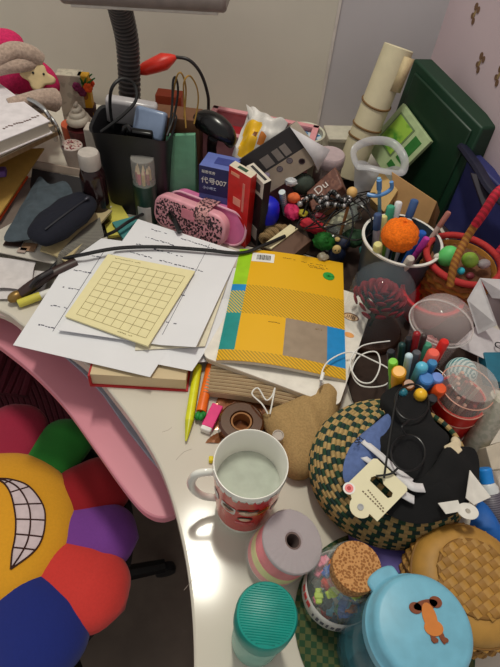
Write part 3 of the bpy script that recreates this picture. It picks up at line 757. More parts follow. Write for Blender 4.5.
# build with a real slot: two halves around slot
ys = -.40*h; sl = .004
mb = MB(); pp = []
import bmesh as _bm
def plate_with_hole(outline, hole, z0, z1, mats, parent, name):
    bm = _bm.new(); eds = []
    for loop in (outline, hole):
        vs = [bm.verts.new((x, y, z1)) for x, y in loop]
        for i in range(len(vs)): eds.append(bm.edges.new((vs[i], vs[(i+1) % len(vs)])))
    res = _bm.ops.triangle_fill(bm, use_beauty=True, use_dissolve=False, edges=eds)
    fs = [f for f in res['geom'] if isinstance(f, _bm.types.BMFace)]
    ex = _bm.ops.extrude_face_region(bm, geom=fs)
    for v in ex['geom']:
        if isinstance(v, _bm.types.BMVert): v.co.z = z0
    _bm.ops.recalc_face_normals(bm, faces=bm.faces)
    me = bpy.data.meshes.new(name); bm.to_mesh(me); bm.free(); me.materials.append(mats)
    o = bpy.data.objects.new(name, me); COL.objects.link(o)
    if parent is not None: o.parent = parent
    return o
hole = [(w*.30, ys+sl), (w*.45, ys+sl*1.9), (w*.55, ys+sl), (w*.82, ys+sl), (w*.86, ys), (w*.82, ys-sl), (w*.30, ys-sl), (w*.26, ys)]
plate_with_hole(tagshape(), hole, 0, .0009, TAGM, tg, 'card')
mb = MB(); mb.prism([(w*.10+.0065*math.cos(a), -h*.93+.0065*math.sin(a)) for a in [2*PI*k/24 for k in range(24)]], .0009, .0014, 0)
mb.prism([(w*.10+.0045*math.cos(a), -h*.93+.0045*math.sin(a)) for a in [2*PI*k/24 for k in range(24)]], .0014, .0017, 1); mb.prism([(w*.10+.0022*math.cos(a), -h*.93+.0022*math.sin(a)) for a in [2*PI*k/24 for k in range(24)]], .0017, .002, 2)
mb.build('round_sticker', [WHITE, mat((230, 120, 120), .5), mat((180, 30, 40), .5)], tg)
mb = MB(); mb.lathe([(.0022, .0009), (.0034, .0009), (.0034, .0016), (.0022, .0016)], 20, c=(w*.55, -h-.002, 0)); mb.lathe([(0, .001), (.0022, .001)], 20, c=(w*.55, -h-.002, 0)); mb.build('eyelet', mat((110, 110, 112), .4, metal=.6), tg)
mb = MB()
for k in range(9): mb.box((w*.42+k*.0028, -h*.66-.0003*k, .0011), (.0016, .0014, .0004)); mb.box((w*.36+k*.0034, -h*.76, .0011), (.002, .0014, .0004))
mb.build('tag_print', mat((110, 92, 70), .7), tg)
# second tag (white)
q = [P(434, 502, .095), P(482, 492, .095), P(484, 500, .09), P(436, 514, .09)]
t2 = thing('hang_tag', 'white hanger tag with round holed tab next to the bamboo basket', 'tag', P(460, 504, .109))
o_ = Vector(t2.location)
mb = MB(); mb.slab(local([P(438, 503, .112), P(458, 500, .112), P(462, 511, .110), P(446, 514, .110)], o_), .001); mb.slab(local([P(470, 470, .112), P(491, 497, .104), P(474, 505, .106), P(466, 498, .110)], o_), .001); mb.build('card', mat((216, 212, 204), .6), t2)
lc = P(468, 511, .110)-o_
plate_with_hole([(lc.x+.0115*math.cos(a), lc.y+.009*math.sin(a)) for a in [2*PI*k/24 for k in range(24)]], [(lc.x+.0028*math.cos(a), lc.y+.0028*math.sin(a)) for a in [2*PI*k/12 for k in range(12)]], 0, .0009, mat((216, 212, 204), .6), t2, 'round_tab')
# small cream bow/tag near
mb = MB(); c_ = P(455, 444, .11); mb.slab(local([P(444, 446, .115), P(455, 440, .118), P(463, 450, .115), P(450, 462, .112)], c_), .003); mb.ball((0, 0, .003), (.006, .008, .004)); tag(mb.build('cream_ribbon', mat((206, 190, 160), .8), loc=c_, bevel=.001), 'folded cream ribbon label at the foot of the red tube', 'ribbon')
# eyeglasses
gl = thing('eyeglasses', 'round black-framed eyeglasses lying on the black striped garment', 'eyeglasses', P(409, 428, .13))
o_ = Vector(gl.location)
def ringpts(cx, cy, rx_, ry_, h, hz=0): return [P(cx+rx_*math.cos(a), cy+ry_*math.sin(a), h+hz*math.sin(a))-o_ for a in [2*PI*k/36 for k in range(36)]]
for cx_, cy_, h_ in ((412, 402, .128), (408, 453, .126)):
    ri = ringpts(cx_, cy_, 17, 18, h_, .002); mb = MB(); mb.tube(ri, .0011, 8, closed=True); rim = mb.build('rim', mat((16, 16, 18), .3), gl)
    cen = sum(ri, V(0, 0, 0))/36; mb = MB(); mb.add(ri+[p-V(0, 0, .0008) for p in ri], [tuple(range(36)), tuple(range(36, 72))[::-1]]+[(i, (i+1) % 36, 36+(i+1) % 36, 36+i) for i in range(36)]); mb.build('lens', clear((30, 32, 40), .03, .05), gl)
mb = MB(); mb.tube([P(410, 420, .135)-o_, P(402, 427, .138)-o_, P(406, 435, .131)-o_], .0011, 8, n=5); mb.build('bridge', mat((16, 16, 18), .3), gl)
mb = MB(); mb.tube([P(398, 392, .134)-o_, P(394, 410, .132)-o_, P(388, 450, .128)-o_, P(384, 478, .125)-o_], .0012, 8, n=5, flat=.6); mb.build('temple_arm', mat((12, 12, 13), .7), gl)
mb = MB(); mb.tube([P(398, 468, .128)-o_, P(390, 474, .126)-o_, P(376, 476, .123)-o_], .0012, 8, n=5, flat=.6); mb.build('temple_arm', mat((12, 12, 13), .7), gl)

# ================================================================== RIGHT SIDE: PENS, TUBES, DOMES
# red tube with clear top
c = under(473, 380, .135)
t = thing('red_tube', 'red cylindrical tub with clear plastic top holding small red things', 'tub', c)
mb = MB(); mb.lathe([(0, 0), (.031, 0), (.0325, .003), (.0325, .097), (.030, .097), (.0295, .005), (0, .004)], 48); mb.build('body', mat((206, 26, 24), .3), t)
mb = MB(); mb.lathe([(.0325, .095), (.0330, .097), (.0330, .118), (.0315, .122), (.0315, .134), (.030, .135), (0, .135)], 48); mb.build('clear_lid', clear((225, 220, 215), .28), t)
mb = MB()
for z in (.076, .097, .119): mb.tube([(.0332*math.cos(2*PI*i/48), .0332*math.sin(2*PI*i/48), z) for i in range(48)], .0007, 6, closed=True)
mb.build('rim_line', mat((226, 170, 150), .4), t)
mb = MB()
for k in range(22):
    a = random.uniform(0, 6.28); r_ = .024*math.sqrt(random.random()); x, y = r_*math.cos(a), r_*math.sin(a); mb.tube([(x, y, .04), (x*1.05+.002, y, .114+random.uniform(-.01, .008))], .0026, 7, m=k % 3)
mb.build('sticks', [mat((140, 40, 36), .6), mat((200, 150, 130), .6), mat((96, 40, 36), .6)], t)
# striped ball
def striped_ball():
    c = P(468, 362, .10); th = thing('striped_ball', 'teal and white spiral striped ball behind the clear top of the red tub', 'ball', V(c.x, c.y, .075))
    mb = MB(); M_ = Matrix.Rotation(.7, 4, 'X') @ Matrix.Rotation(.5, 4, 'Y')
    seg = 40; rings = 24; r = .0215; o = len(mb.v)
    for i in range(rings+1):
        for j in range(seg):
            th_ = PI*i/rings; a = 2*PI*j/seg; mb.v.append(M_ @ V(r*math.sin(th_)*math.cos(a), r*math.sin(th_)*math.sin(a), r*math.cos(th_)))
    for i in range(rings):
        for j in range(seg):
            k = (j+1) % seg; mb.f.append([i*seg+j, (i+1)*seg+j, (i+1)*seg+k, i*seg+k]); mb.m.append(0 if (i+int(j*2/seg)) % 2 else 1)
    mb.build('ball', [mat((200, 224, 220), .4), mat((60, 140, 150), .4)], th)
    mb = MB(); mb.lathe([(0, -.075), (.012, -.075), (.012, -.020), (0, -.019)], 20); mb.build('stem', mat((60, 130, 150), .5), th)
striped_ball()
# pen cup
pc = under(421, 388, .070)
cup = thing('pen_cup', 'dark mesh pen cup crowded with pens and markers right of the earphone cable', 'cup', pc)
mb = MB(); mb.lathe([(0, 0), (.036, 0), (.044, .072), (.0425, .072), (.0345, .003), (0, .003)], 40); mb.build('body', mat((44, 44, 50), .5, kind='checker', scale=500, c2=(80, 80, 86)), cup)
mb = MB(); mb.tube([(.0433*math.cos(2*PI*i/40), .0433*math.sin(2*PI*i/40), .072) for i in range(40)], .0014, 8, closed=True); mb.build('rim', BLKG, cup)
pens = [(417, 334, .15, .0050, (150, 26, 36), 'dark red'), (445, 341, .15, .0058, (206, 36, 30), 'bright red'), (434, 352, .145, .0075, (228, 96, 80), 'coral'), (409, 356, .14, .0052, (190, 214, 224), 'pale blue capped'),
        (393, 361, .135, .0058, (120, 200, 50), 'lime green topped'), (399, 371, .135, .0085, (226, 160, 30), 'amber'), (422, 367, .14, .0080, (90, 180, 210), 'turquoise'), (427, 378, .135, .0085, (60, 120, 190), 'mid blue'),
        (438, 377, .135, .0075, (110, 140, 210), 'periwinkle'), (421, 394, .128, .0080, (236, 184, 40), 'yellow'), (441, 388, .13, .0075, (226, 84, 34), 'orange-red'), (409, 338, .14, .0050, (28, 28, 34), 'black'),
        (402, 345, .135, .0050, (24, 60, 60), 'dark teal'), (428, 344, .13, .0055, (70, 150, 120), 'sea green'), (391, 351, .13, .0050, (30, 34, 44), 'navy'), (424, 336, .14, .0045, (70, 60, 60), 'dark grey'),
        (433, 362, .14, .0060, (60, 130, 180), 'steel blue'), (409, 384, .125, .0070, (150, 90, 40), 'brown'), (403, 392, .12, .006, (40, 120, 140), 'deep cyan'), (433, 398, .12, .006, (40, 40, 46), 'charcoal'), (417, 352, .13, .0055, (90, 92, 100), 'grey')]
for i, (px, py, h, r, c_, nm) in enumerate(pens):
    tip_ = P(px, py, h); d_ = V(tip_.x-pc.x, tip_.y-pc.y, 0); b0 = V(pc.x, pc.y, .006)+d_*(.34 if d_.length < .08 else .2); r *= .94
    kw = dict(capm=mat(c_, .35), capl=.032) if i % 3 else dict(tip=None)
    s_ = stick('pen', nm+' pen standing in the crowded dark pen cup', 'pen', b0, tip_, r, mat(c_ if i % 3 == 0 else tuple(int(v*.85+20) for v in c_), .4), group='pens in the dark pen cup', **kw)
    if i % 3 == 0:
        mb = MB(); L_ = (tip_-b0).length; mb.ball((0, 0, L_), (r, r, r*.8), seg=12, rings=8); mb.build('end_cap', mat(c_, .3), s_)
# clear plastic dome cup
c = under(447, 312, .115)
dc = thing('dome_cup', 'clear plastic cup with round dome lid behind the pens', 'cup', c)
mb = MB(); mb.lathe([(0, 0), (.030, 0), (.041, .092), (.040, .092), (.029, .002), (0, .002)], 44); mb.build('cup_wall', clear((214, 200, 200), .16), dc)
mb = MB(); mb.lathe([(.0455, .088), (.0465, .092), (.0455, .096), (.0425, .097)]+[(.0425*math.cos(a), .097+.036*math.sin(a)) for a in [PI/2*k/12 for k in range(1, 13)]], 48); mb.build('dome_lid', clear((222, 206, 204), .30, .04), dc)
mb = MB(); mb.tube([(.046*math.cos(2*PI*i/48), .046*math.sin(2*PI*i/48), .092) for i in range(48)], .0012, 8, closed=True); mb.build('lid_rim', clear((230, 226, 224), .55), dc)
mb = MB(); mb.ball((0, 0, .03), (.022, .022, .022), noise=.08); mb.build('crumpled_wrapper', mat((190, 120, 120), .6), dc, ang=15)
# red bowl behind dome
c = under(433, 292, .06)
mb = MB(); mb.lathe([(0, 0), (.03, 0), (.048, .052), (.052, .055), (.052, .060), (.046, .060), (.028, .004), (0, .004)], 48); tag(mb.build('bowl', mat((206, 28, 38), .4), loc=c), 'red plastic bowl half hidden behind the clear dome cup', 'bowl')
# white torn carton by right wall
cq = P(484, 305, .10); cq.z = 0
wc = thing('paper_carton', 'folded white paper carton standing by the right side of the dome cup', 'carton', cq)
mb = MB(); mb.slab(local([P(480, 278, .13), P(497, 325, .09), P(478, 334, .06), P(467, 300, .10)], cq), .0012); mb.build('panel', mat((206, 202, 204), .7), wc)
mb = MB(); mb.slab(local([P(480, 278, .13), P(512, 280, .12), P(516, 300, .10), P(492, 298, .10)], cq), .0012); mb.build('panel', mat((206, 202, 204), .7), wc)
mb = MB(); mb.slab(local([P(480, 322, .06), P(512, 335, .06), P(500, 366, .05), P(455, 345, .05)], cq), .0012); mb.build('flap', mat((190, 184, 188), .7), wc)
mb = MB(); mb.slab(local([P(484, 352, .055), P(515, 352, .055), P(515, 385, .045), P(489, 380, .045)], cq), .02); tag(mb.build('teal_booklet', mat((30, 104, 128), .5), loc=cq, bevel=.001), 'teal blue booklet edge right of the striped ball', 'booklet')
text('Gs', .018, BLACK, wc, 'printed_letters', P(494, 344, .062)-cq, -.3)
# rolled printed paper, beige block, bottle, blue cloth
pr0, pr1 = P(470, 452, .03), P(503, 398, .12)
rp = stick('paper_roll', 'rolled pale printed paper leaning right of the red tub', 'paper roll', pr0, pr1, .0155, mat((196, 190, 176), .8, kind='noise', scale=140, c2=(176, 174, 158)))
mb = MB(); q = [P(486, 447, .07), P(506, 440, .07), P(512, 468, .06), P(492, 470, .06)]; o_ = sum(q, V(0, 0, 0))/4; mb.slab(local(q, o_), .03); tag(mb.build('box', mat((190, 178, 160), .7), loc=o_, bevel=.001), 'small beige carton at the right edge above the blue-capped bottle', 'box')
bt = thing('small_bottle', 'blue-capped small bottle with dark label at the right edge', 'bottle', P(497, 530, .03), orient(P(484, 468, .07)-P(497, 530, .03)))
L_ = (P(484, 468, .07)-P(497, 530, .03)).length
mb = MB(); mb.lathe([(0, 0), (.010, 0), (.0115, .002), (.0115, L_*.68), (.008, L_*.76), (0, L_*.76)], 28); mb.build('body', mat((210, 214, 216), .3), bt)
mb = MB(); mb.lathe([(.0118, .004), (.0118, L_*.6)], 28); mb.build('label', mat((70, 66, 78), .5, kind='stripes', scale=120, c2=(110, 106, 118)), bt, solid=.0003)
mb = MB(); mb.lathe([(0, L_*.76), (.0085, L_*.76), (.0088, L_-.002), (.007, L_), (0, L_)], 24); mb.build('cap', mat((28, 130, 216), .35), bt)
cloth('blue_cloth', 'bright blue crumpled cloth between the bamboo basket and the bottle', 'cloth', [(480, 500, .05), (492, 512, .05), (506, 540, .045), (512, 562, .04), (494, 556, .04), (478, 536, .045), (470, 524, .05)], lambda s: .01*(1-s*s), mat((22, 90, 170), .6), edge_drop=.03)
# glass dome with red flower
c = under(386, 284, .11)
gd = thing('flower_dome', 'glass dome over a preserved dark red flower on a wooden base', 'ornament', c)
mb = MB(); mb.lathe([(0, 0), (.050, 0), (.052, .003), (.052, .012), (.050, .015), (0, .015)], 44); mb.build('base', mat((84, 52, 34), .6, kind='rings', scale=12, c2=(66, 40, 26)), gd)
mb = MB(); R1 = .0485
mb.lathe([(R1, .015), (R1, .095)]+[(R1*math.cos(a), .095+R1*.85*math.sin(a)) for a in [PI/2*k/12 for k in range(1, 13)]], 48); mb.build('glass_dome', clear((170, 186, 196), .10, .02), gd)
mb = MB()
for k in range(44):
    a = k*2.399; r_ = .0060*math.sqrt(k); z_ = .100-.028*(r_/.038)**2
    mb.ball((0, 0, 0), (.0085, .0022, .009), M=Matrix.Translation((r_*math.cos(a), r_*math.sin(a), z_)) @ Matrix.Rotation(a+PI/2, 4, 'Z') @ Matrix.Rotation(.5, 4, 'X'), seg=10, rings=6)
mb.build('flower_head', mat((124, 10, 26), .8), gd)
mb = MB(); mb.tube([(0, 0, .015), (.004, .002, .05), (0, 0, .085)], .002, 6, n=4)
for a in (.5, 2.4, 4.2): mb.ball((0, 0, 0), (.018, .008, .0015), M=Matrix.Translation((.02*math.cos(a), .02*math.sin(a), .055)) @ Matrix.Rotation(a, 4, 'Z') @ Matrix.Rotation(-.5, 4, 'Y'), seg=12, rings=6)
mb.build('leafy_stem', mat((40, 60, 36), .8), gd)
for k in range(3): pass
# white tub of markers with orange pompom
c = under(402, 240, .105)
tb = thing('marker_tub', 'wide white-rimmed plastic tub holding markers and an orange pompom', 'tub', c)
mb = MB(); mb.lathe([(0, 0), (.050, 0), (.0635, .103), (.0665, .105), (.0665, .108), (.062, .108), (.0485, .004), (0, .004)], 52, ms=lambda k, i: 1 if k in (2, 3, 4) else 0, M=None); mb.build('tub_wall', [mat((62, 74, 86), .4, alpha=.9), mat((216, 214, 208), .4)], tb)
pm = P(400, 235, .135)
mb = MB(); mb.ball((0, 0, 0), (.0285, .0285, .0255), seg=36, rings=24, noise=.045); pp_ = thing('pompom', 'fuzzy orange pompom ball resting on top of the marker tub', 'pompom', pm); mb.build('fluff', mat((236, 112, 12), .95, kind='noise', scale=300, amt=.35, bump=.8), pp_)
mb = MB(); mb.tube([(0, 0, -.022), (.004, -.002, -.07), (.006, -.002, -.12)], .003, 7, n=4); mb.build('stem', mat((30, 60, 36), .7), pp_)
mk_ = [(378, 214, .135, .0060, (206, 196, 206), (60, 80, 120), 'pale lilac'), (391, 206, .14, .0062, (120, 170, 60), (60, 150, 120), 'lime green'), (399, 202, .145, .0055, (190, 196, 206), (216, 216, 220), 'silvery white'), (415, 200, .145, .0062, (84, 110, 146), (60, 90, 140), 'slate blue'), (384, 216, .125, .0055, (220, 210, 140), (220, 210, 140), 'pale yellow'),
       (409, 220, .125, .0060, (214, 206, 196), (214, 206, 196), 'cream'), (423, 232, .12, .0065, (30, 90, 180), (30, 90, 180), 'royal blue'), (427, 238, .118, .0050, (190, 60, 160), (190, 60, 160), 'magenta'), (378, 244, .122, .0065, (206, 200, 130), (206, 200, 130), 'khaki'), (411, 258, .122, .0060, (190, 180, 170), (190, 180, 170), 'pale grey'), (449, 212, .15, .0040, (206, 180, 170), (170, 110, 100), 'slender pinkish')]
for i, (px, py, h, r, c1_, c2_, nm) in enumerate(mk_):
    tp_ = P(px, py, h); d_ = V(tp_.x-c.x, tp_.y-c.y, 0)
    stick('marker', nm+' marker standing in the white-rimmed tub around the orange pompom', 'marker', V(c.x, c.y, .006)+d_*.5, tp_, r, mat(c1_, .4), capm=mat(c2_, .4), capl=.028, group='markers in the white-rimmed tub')
# handled wicker basket
c = under(464, 258, .10)
hb = thing('handled_basket', 'small wicker basket with red-bound rim and tall handle, filled with green toys', 'basket', c)
WK = mat((176, 120, 50), .7, amt=.3, scale=80); RW = mat((176, 44, 44), .8, amt=.2, scale=200, bump=.3)
mb = MB()
for r in range(8):
    z = .006+r*.011; R_ = .040+.018*(r/7)**.8; mb.tube([((R_+.0022*(1 if (i+r) % 2 else -1))*math.cos(2*PI*i/36), (R_+.0022*(1 if (i+r) % 2 else -1))*math.sin(2*PI*i/36), z) for i in range(36)], .0050, 6, closed=True, m=r % 2)
mb.lathe([(0, .002), (.038, .002), (.056, .092), (.054, .092), (.036, .004), (0, .004)], 36); mb.build('woven_body', [WK, mat((150, 90, 44), .7)], hb)
mb = MB(); mb.tube([(.060*math.cos(2*PI*i/48), .060*math.sin(2*PI*i/48), .098) for i in range(48)], .0055, 10, closed=True); mb.build('rim_binding', RW, hb)
o_ = Vector(hb.location)
hpts = [P(450, 286, .09)-o_, P(455, 262, .125)-o_, P(468, 236, .16)-o_, P(483, 214, .20)-o_, P(500, 190, .235)-o_, P(520, 185, .23)-o_, P(535, 205, .17)-o_, V(.058, .02, .095)]
mb = MB(); sp = smooth_pts(hpts, 8); n1 = int(len(sp)*.36)
mb.tube(sp[:n1+1], .0062, 10); mb.build('handle', mat((170, 116, 46), .65, kind='diag', scale=60, c2=(140, 84, 34)), hb)
mb = MB(); mb.tube(sp[n1:], .0066, 10); mb.build('handle_wrap', mat((190, 26, 52), .7, kind='diag', scale=60, c2=(150, 20, 40)), hb)
for nm, lab, px, py, h, r, col in (('toy_egg', 'mint green egg-shaped toy on the left inside the handled basket', 448, 256, .11, (.016, .015, .018), (96, 200, 110)), ('toy_egg', 'olive green round toy on the right inside the handled basket', 470, 260, .11, (.014, .013, .012), (140, 176, 66)), ('toy_bead', 'small turquoise bead between the green toys', 461, 271, .105, (.006, .006, .006), (40, 170, 190)),
                               ('toy_shell', 'small whitish toy beside the mint egg toy', 438, 257, .105, (.009, .006, .007), (206, 200, 190)), ('toy_shell', 'greyish shell-like toy at the right inside the handled basket', 484, 264, .105, (.014, .008, .008), (176, 168, 170)), ('toy_bead', 'dark maroon bead at the front inside the handled basket', 470, 276, .10, (.008, .006, .006), (110, 40, 50))):
    p = P(px, py, h); mb = MB(); mb.ball((0, 0, 0), r, noise=.02); tag(mb.build(nm, mat(col, .5), loc=p, rot=(.2, .3, .6)), lab, 'toy')
mb = MB(); mb.lathe([(0, 0), (.045, 0), (.05, .03), (0, .034)], 24); tag(mb.build('cloth_filling', mat((110, 74, 50), .9, amt=.4, scale=120), loc=c+V(0, 0, .055)), 'brown crumpled lining inside the handled basket under the toys', 'lining')

# ================================================================== RIGHT REAR
# large green box leaning in the corner
q = [P(398, 52, .36), P(432, 72, .34), P(484, 128, .24), P(470, 210, .02)]
gx = P(440, 190, 0)
e0, e1 = P(414, 58, .235), P(483, 128, .20)     # upper long edge
dn = V(.0, 0, 0)
f0, f1 = P(385, 145, .10), P(432, 196, .04)
o_ = (e0+e1)/2; o_.z = 0
gbx = thing('green_box', 'large dark green box leaning in the corner behind the paper tube', 'box', o_)
mb = MB(); N0 = V(.20, .06, .02)*.35
A_, B_, C_ = e0, e1, P(436, 226, .0)
D_ = A_+(C_-B_)
D_ = C_+(D_-C_)*1.0
mb = MB(); qq = local([A_, B_, C_, D_], o_); n_ = (qq[1]-qq[0]).cross(qq[2]-qq[1]).normalized()
if n_.y > 0: n_ = -n_
vs = qq+[a-n_*.05 for a in qq]
mb.add(vs, [(0, 1, 2, 3), (7, 6, 5, 4), (0, 4, 5, 1), (1, 5, 6, 2), (2, 6, 7, 3), (3, 7, 4, 0)]); mb.build('case', mat((12, 50, 32), .5, amt=.1), gbx, bevel=.004)
# raised inner panel
ctr = sum(qq, V(0, 0, 0))/4; mb = MB(); q2 = [ctr+(a-ctr)*.84+n_*.004 for a in qq]; mb.add(q2+[a-n_*.006 for a in q2], [(0, 1, 2, 3), (7, 6, 5, 4), (0, 4, 5, 1), (1, 5, 6, 2), (2, 6, 7, 3), (3, 7, 4, 0)]); mb.build('front_panel', mat((10, 44, 26), .45), gbx, bevel=.003)
# green printed book leaning in front
q = [P(403, 103, .165), P(431, 141, .14), P(404, 202, .03), P(374, 158, .06)]
loc, rot, w_, h_ = fit(q)
ga = thing('picture_book', 'pale book with green picture panel leaning on the dark green box', 'book', loc, rot)
mb = MB(); mb.box((w_/2, -h_/2, -.005), (w_, h_, .010)); mb.build('cover', mat((168, 186, 140), .5), ga, bevel=.001)
mb = MB(); mb.box((w_*.36, -h_*.42, .0006), (w_*.5, h_*.62, .0012)); mb.build('frame_print', mat((110, 130, 90), .6), ga)
mb = MB(); mb.box((w_*.36, -h_*.42, .0014), (w_*.44, h_*.56, .001)); mb.build('picture_panel', mat((60, 130, 40), .5, kind='noise', scale=18, c2=(150, 190, 70)), ga)
mb = MB(); mb.box((w_*.80, -h_*.40, .0006), (w_*.20, h_*.5, .0012)); mb.box((w_*.74, -h_*.80, .0006), (w_*.16, h_*.12, .0012)); mb.build('green_band', mat((44, 110, 44), .5), ga)
# paper tube with brown bands
t0, t1 = P(347, 176, .03), P(399, 47, .265)
d_ = t1-t0; L_ = d_.length
pt = thing('paper_tube', 'tall rolled cream paper tube with brown bands leaning in the corner', 'tube', t0, orient(d_))
mb = MB(); mb.lathe([(.0255, 0), (.0285, .001), (.0285, L_-.001), (.0275, L_), (.0255, L_-.001), (.0255, .001), (.0265, 0)], 44); mb.build('paper_roll', mat((200, 190, 160), .7, amt=.06), pt)
mb = MB(); mb.tube([(.0200*math.cos(a)*(1-k/300), .0200*math.sin(a)*(1-k/300), L_-.006) for k, a in [(k, k*.25) for k in range(60)]], .0009, 5); mb.lathe([(0, L_-.012), (.0255, L_-.012)], 30); mb.build('bluish_core', mat((110, 130, 140), .6), pt, solid=.0004)
for z_, tl in ((.60, .5), (.42, .25), (.33, .15)):
    mb = MB(); mb.tube([(.0290*math.cos(a), .0290*math.sin(a), L_*z_+.016*tl*math.sin(a*1)) for a in [2*PI*i/40 for i in range(40)]], .0022, 6, closed=True); tag(mb.build('band', mat((110, 80, 44), .6), pt), 'brown rubber band')
# loose curl sheet at the tube's top
mb = MB(); M_ = [V(.029*math.cos(a), .029*math.sin(a), 0) for a in [-1.2+.2*k for k in range(8)]]
ends = [M_[0]+V(.014, -.004, 0)]
vs = []
for p in [M_[0]+V(.022, .012, 0), M_[0]+V(.012, .002, 0)]+M_: vs += [p+V(0, 0, L_*.72), p+V(0, 0, L_*.96)]
mb.add(vs, [(2*i, 2*i+2, 2*i+3, 2*i+1) for i in range(len(vs)//2-1)]); mb.build('loose_flap', mat((200, 180, 140), .7), pt, solid=.0008)
# cream box behind tube
c = P(342, 150, .0)
mb = MB(); mb.box((0, 0, .045), (.075, .05, .09)); cb_ = thing('storage_box', 'pale cream lidded box standing behind the paper tube near the wall corner', 'box', under(345, 132, .10), .2)
mb.build('box_body', mat((176, 172, 158), .6), cb_, bevel=.002)
mb = MB(); mb.box((0, 0, .0951), (.080, .055, .010)); mb.build('lid', mat((186, 180, 164), .6), cb_, bevel=.002)
# plastic bag loops
o_ = P(378, 165, .12); o_.z = 0
pb = thing('plastic_bag', 'translucent white plastic bag with looped handles slumped before the paper tube', 'bag', o_)
mb = MB(); mb.tube([P(*a)-o_ for a in ((358, 166, .12), (354, 150, .14), (370, 141, .15), (392, 143, .15), (404, 158, .14), (402, 172, .12), (388, 172, .125), (370, 168, .125))], .0075, 8, closed=True, n=6, flat=.5); mb.build('handle_loop', clear((200, 200, 204), .5, .25), pb)
mb = MB(); q = [P(354, 162, .125), P(402, 170, .12), P(388, 206, .05), P(356, 204, .05)]; bq = bil(local(q, o_))
mb.sheet(lambda u, v: bq(u, v)+V(0, 0, .006*math.sin(u*9+v*4)*math.cos(v*7)), 20, 16, .0006); mb.build('bag_sheet', clear((206, 206, 210), .5, .3), pb, ang=20)
# kraft cartons
for nm, lab, q, t_, col in (('kraft_carton', 'small kraft carton with open flap under the blue pinwheel', [P(381, 170, .12), P(398, 190, .11), P(384, 212, .08), P(368, 196, .09)], .05, (190, 156, 100)),
                          ('kraft_carton', 'tan kraft carton flap standing between marker tub and green box', [P(392, 172, .13), P(437, 202, .10), P(428, 224, .06), P(394, 212, .07)], .008, (180, 140, 92)),
                          ('kraft_carton', 'brown cardboard piece lying under the tangled black beads', [P(322, 205, .045), P(350, 206, .045), P(348, 238, .035), P(316, 236, .035)], .03, (120, 84, 54)),
                          ):
    o_ = sum(q, V(0, 0, 0))/4; o_.z = max(0, min(a.z for a in q)-t_); mb = MB(); mb.slab(local(q, o_), t_); th = thing(nm, lab, 'carton', o_); mb.build('carton_body', mat(col, .85, amt=.12, scale=50), th, bevel=.0008)
# second flap side
o_ = P(430, 210, .08)
mb = MB(); mb.slab(local([P(437, 202, .10), P(440, 212, .07), P(431, 236, .02), P(424, 226, .04)], o_), .002); mb.build('side_flap', mat((160, 122, 80), .85), [o for o in COL.objects if o.get('label', '').startswith('tan kraft')][0], loc=o_-Vector([o for o in COL.objects if o.get('label', '').startswith('tan kraft')][0].location))
# blue pinwheel stick
pw0, pw1 = P(380, 228, .06), P(379, 178, .16)
pw = stick('pinwheel_toy', 'light blue toy stick with crossed arms before the kraft carton', 'toy', pw0, pw1, .0032, mat((130, 180, 210), .35))
L_ = (pw1-pw0).length
mb = MB(); mb.tube([(-.020, 0, L_*.72), (-.008, -.004, L_*.70), (.008, -.004, L_*.72), (.020, 0, L_*.78), (.020, 0, L_*.90)], .0035, 8, n=5); mb.tube([(0, -.002, L_*.80), (0, -.003, L_*.98)], .0045, 8); mb.build('cross_arm', mat((90, 140, 200), .35), pw)
# wooden bead stick
w0, w1 = P(340, 236, .05), P(351, 196, .13)
ws = stick('wooden_stick', 'wooden stick with round pale wooden ball on its end among the black beads', 'stick', w0, w1, .0028, mat((150, 104, 66), .7))
mb = MB(); mb.ball((0, 0, (w1-w0).length+.007), .0092); mb.build('wooden_ball', mat((206, 164, 100), .5), ws)
# blue stuff behind: dark navy board leaning on right wall
q = [P(462, 148, .15), P(520, 205, .13), P(540, 330, .0), P(440, 222, .0)]
o_ = sum(q, V(0, 0, 0))/4; o_.z = 0
nv = thing('navy_case', 'navy blue case with darker edge standing against the right wall', 'case', o_)
mb = MB(); mb.slab(local(q, o_), .03); mb.build('panel', mat((44, 48, 104), .6, amt=.1), nv, bevel=.003)
mb = MB(); mb.tube([P(*a)-o_ for a in ((462, 146, .155), (478, 168, .155), (490, 188, .15), (512, 210, .14))], .010, 8, n=5, flat=.7); mb.build('edge_trim', mat((20, 20, 44), .5), nv)
mb = MB(); mb.slab(local([P(470, 172, .155), P(486, 176, .155), P(492, 196, .14), P(482, 208, .12)], o_), .006); mb.build('dark_clasp', mat((26, 16, 34), .6), nv, bevel=.002)
# wall stickers
mm_ = (C1-BC).normalized(); wn = V(mm_.y, -mm_.x, 0)
if wn.x > 0: wn = -wn
def on_wall(px, py):
    r = R @ Vector(((px-CX)/F, -(py-CY)/F, -1.0)); t_ = (BC-V(0, 0, H)).dot(wn)/r.dot(wn); return V(0, 0, H)+r*t_
for px, py, lab in ((475, 14, 'brown butterfly-like wall sticker near the top of the pink wall'), (480, 63, 'brown and cream wall sticker in the middle of the pink wall'), (499, 76, 'small greenish wall sticker cut by the right edge of the photo')):
    p = on_wall(px, py)+wn*.0006; th = thing('wall_sticker', lab, 'sticker', p, orient(wn, V(0, 0, 1)))
    s_ = .0065; mb = MB()
    for (x, y, rx_, ry_, m_) in ((.010, .003, 1.0, .8, 0), (.008, -.006, .9, .7, 0), (-.004, .004, .8, .8, 0), (-.010, -.003, .9, .7, 0), (.0, 0, .9, .4, 1)):
        mb.prism([(x*1.1+s_*rx_*math.cos(a), y*1.1+s_*ry_*math.sin(a)) for a in [2*PI*k/14 for k in range(14)]], 0, .0005+m_*.0003, m_)
    mb.build('sticker_print', [mat((112, 82, 60), .7), mat((150, 124, 84), .7)], th)

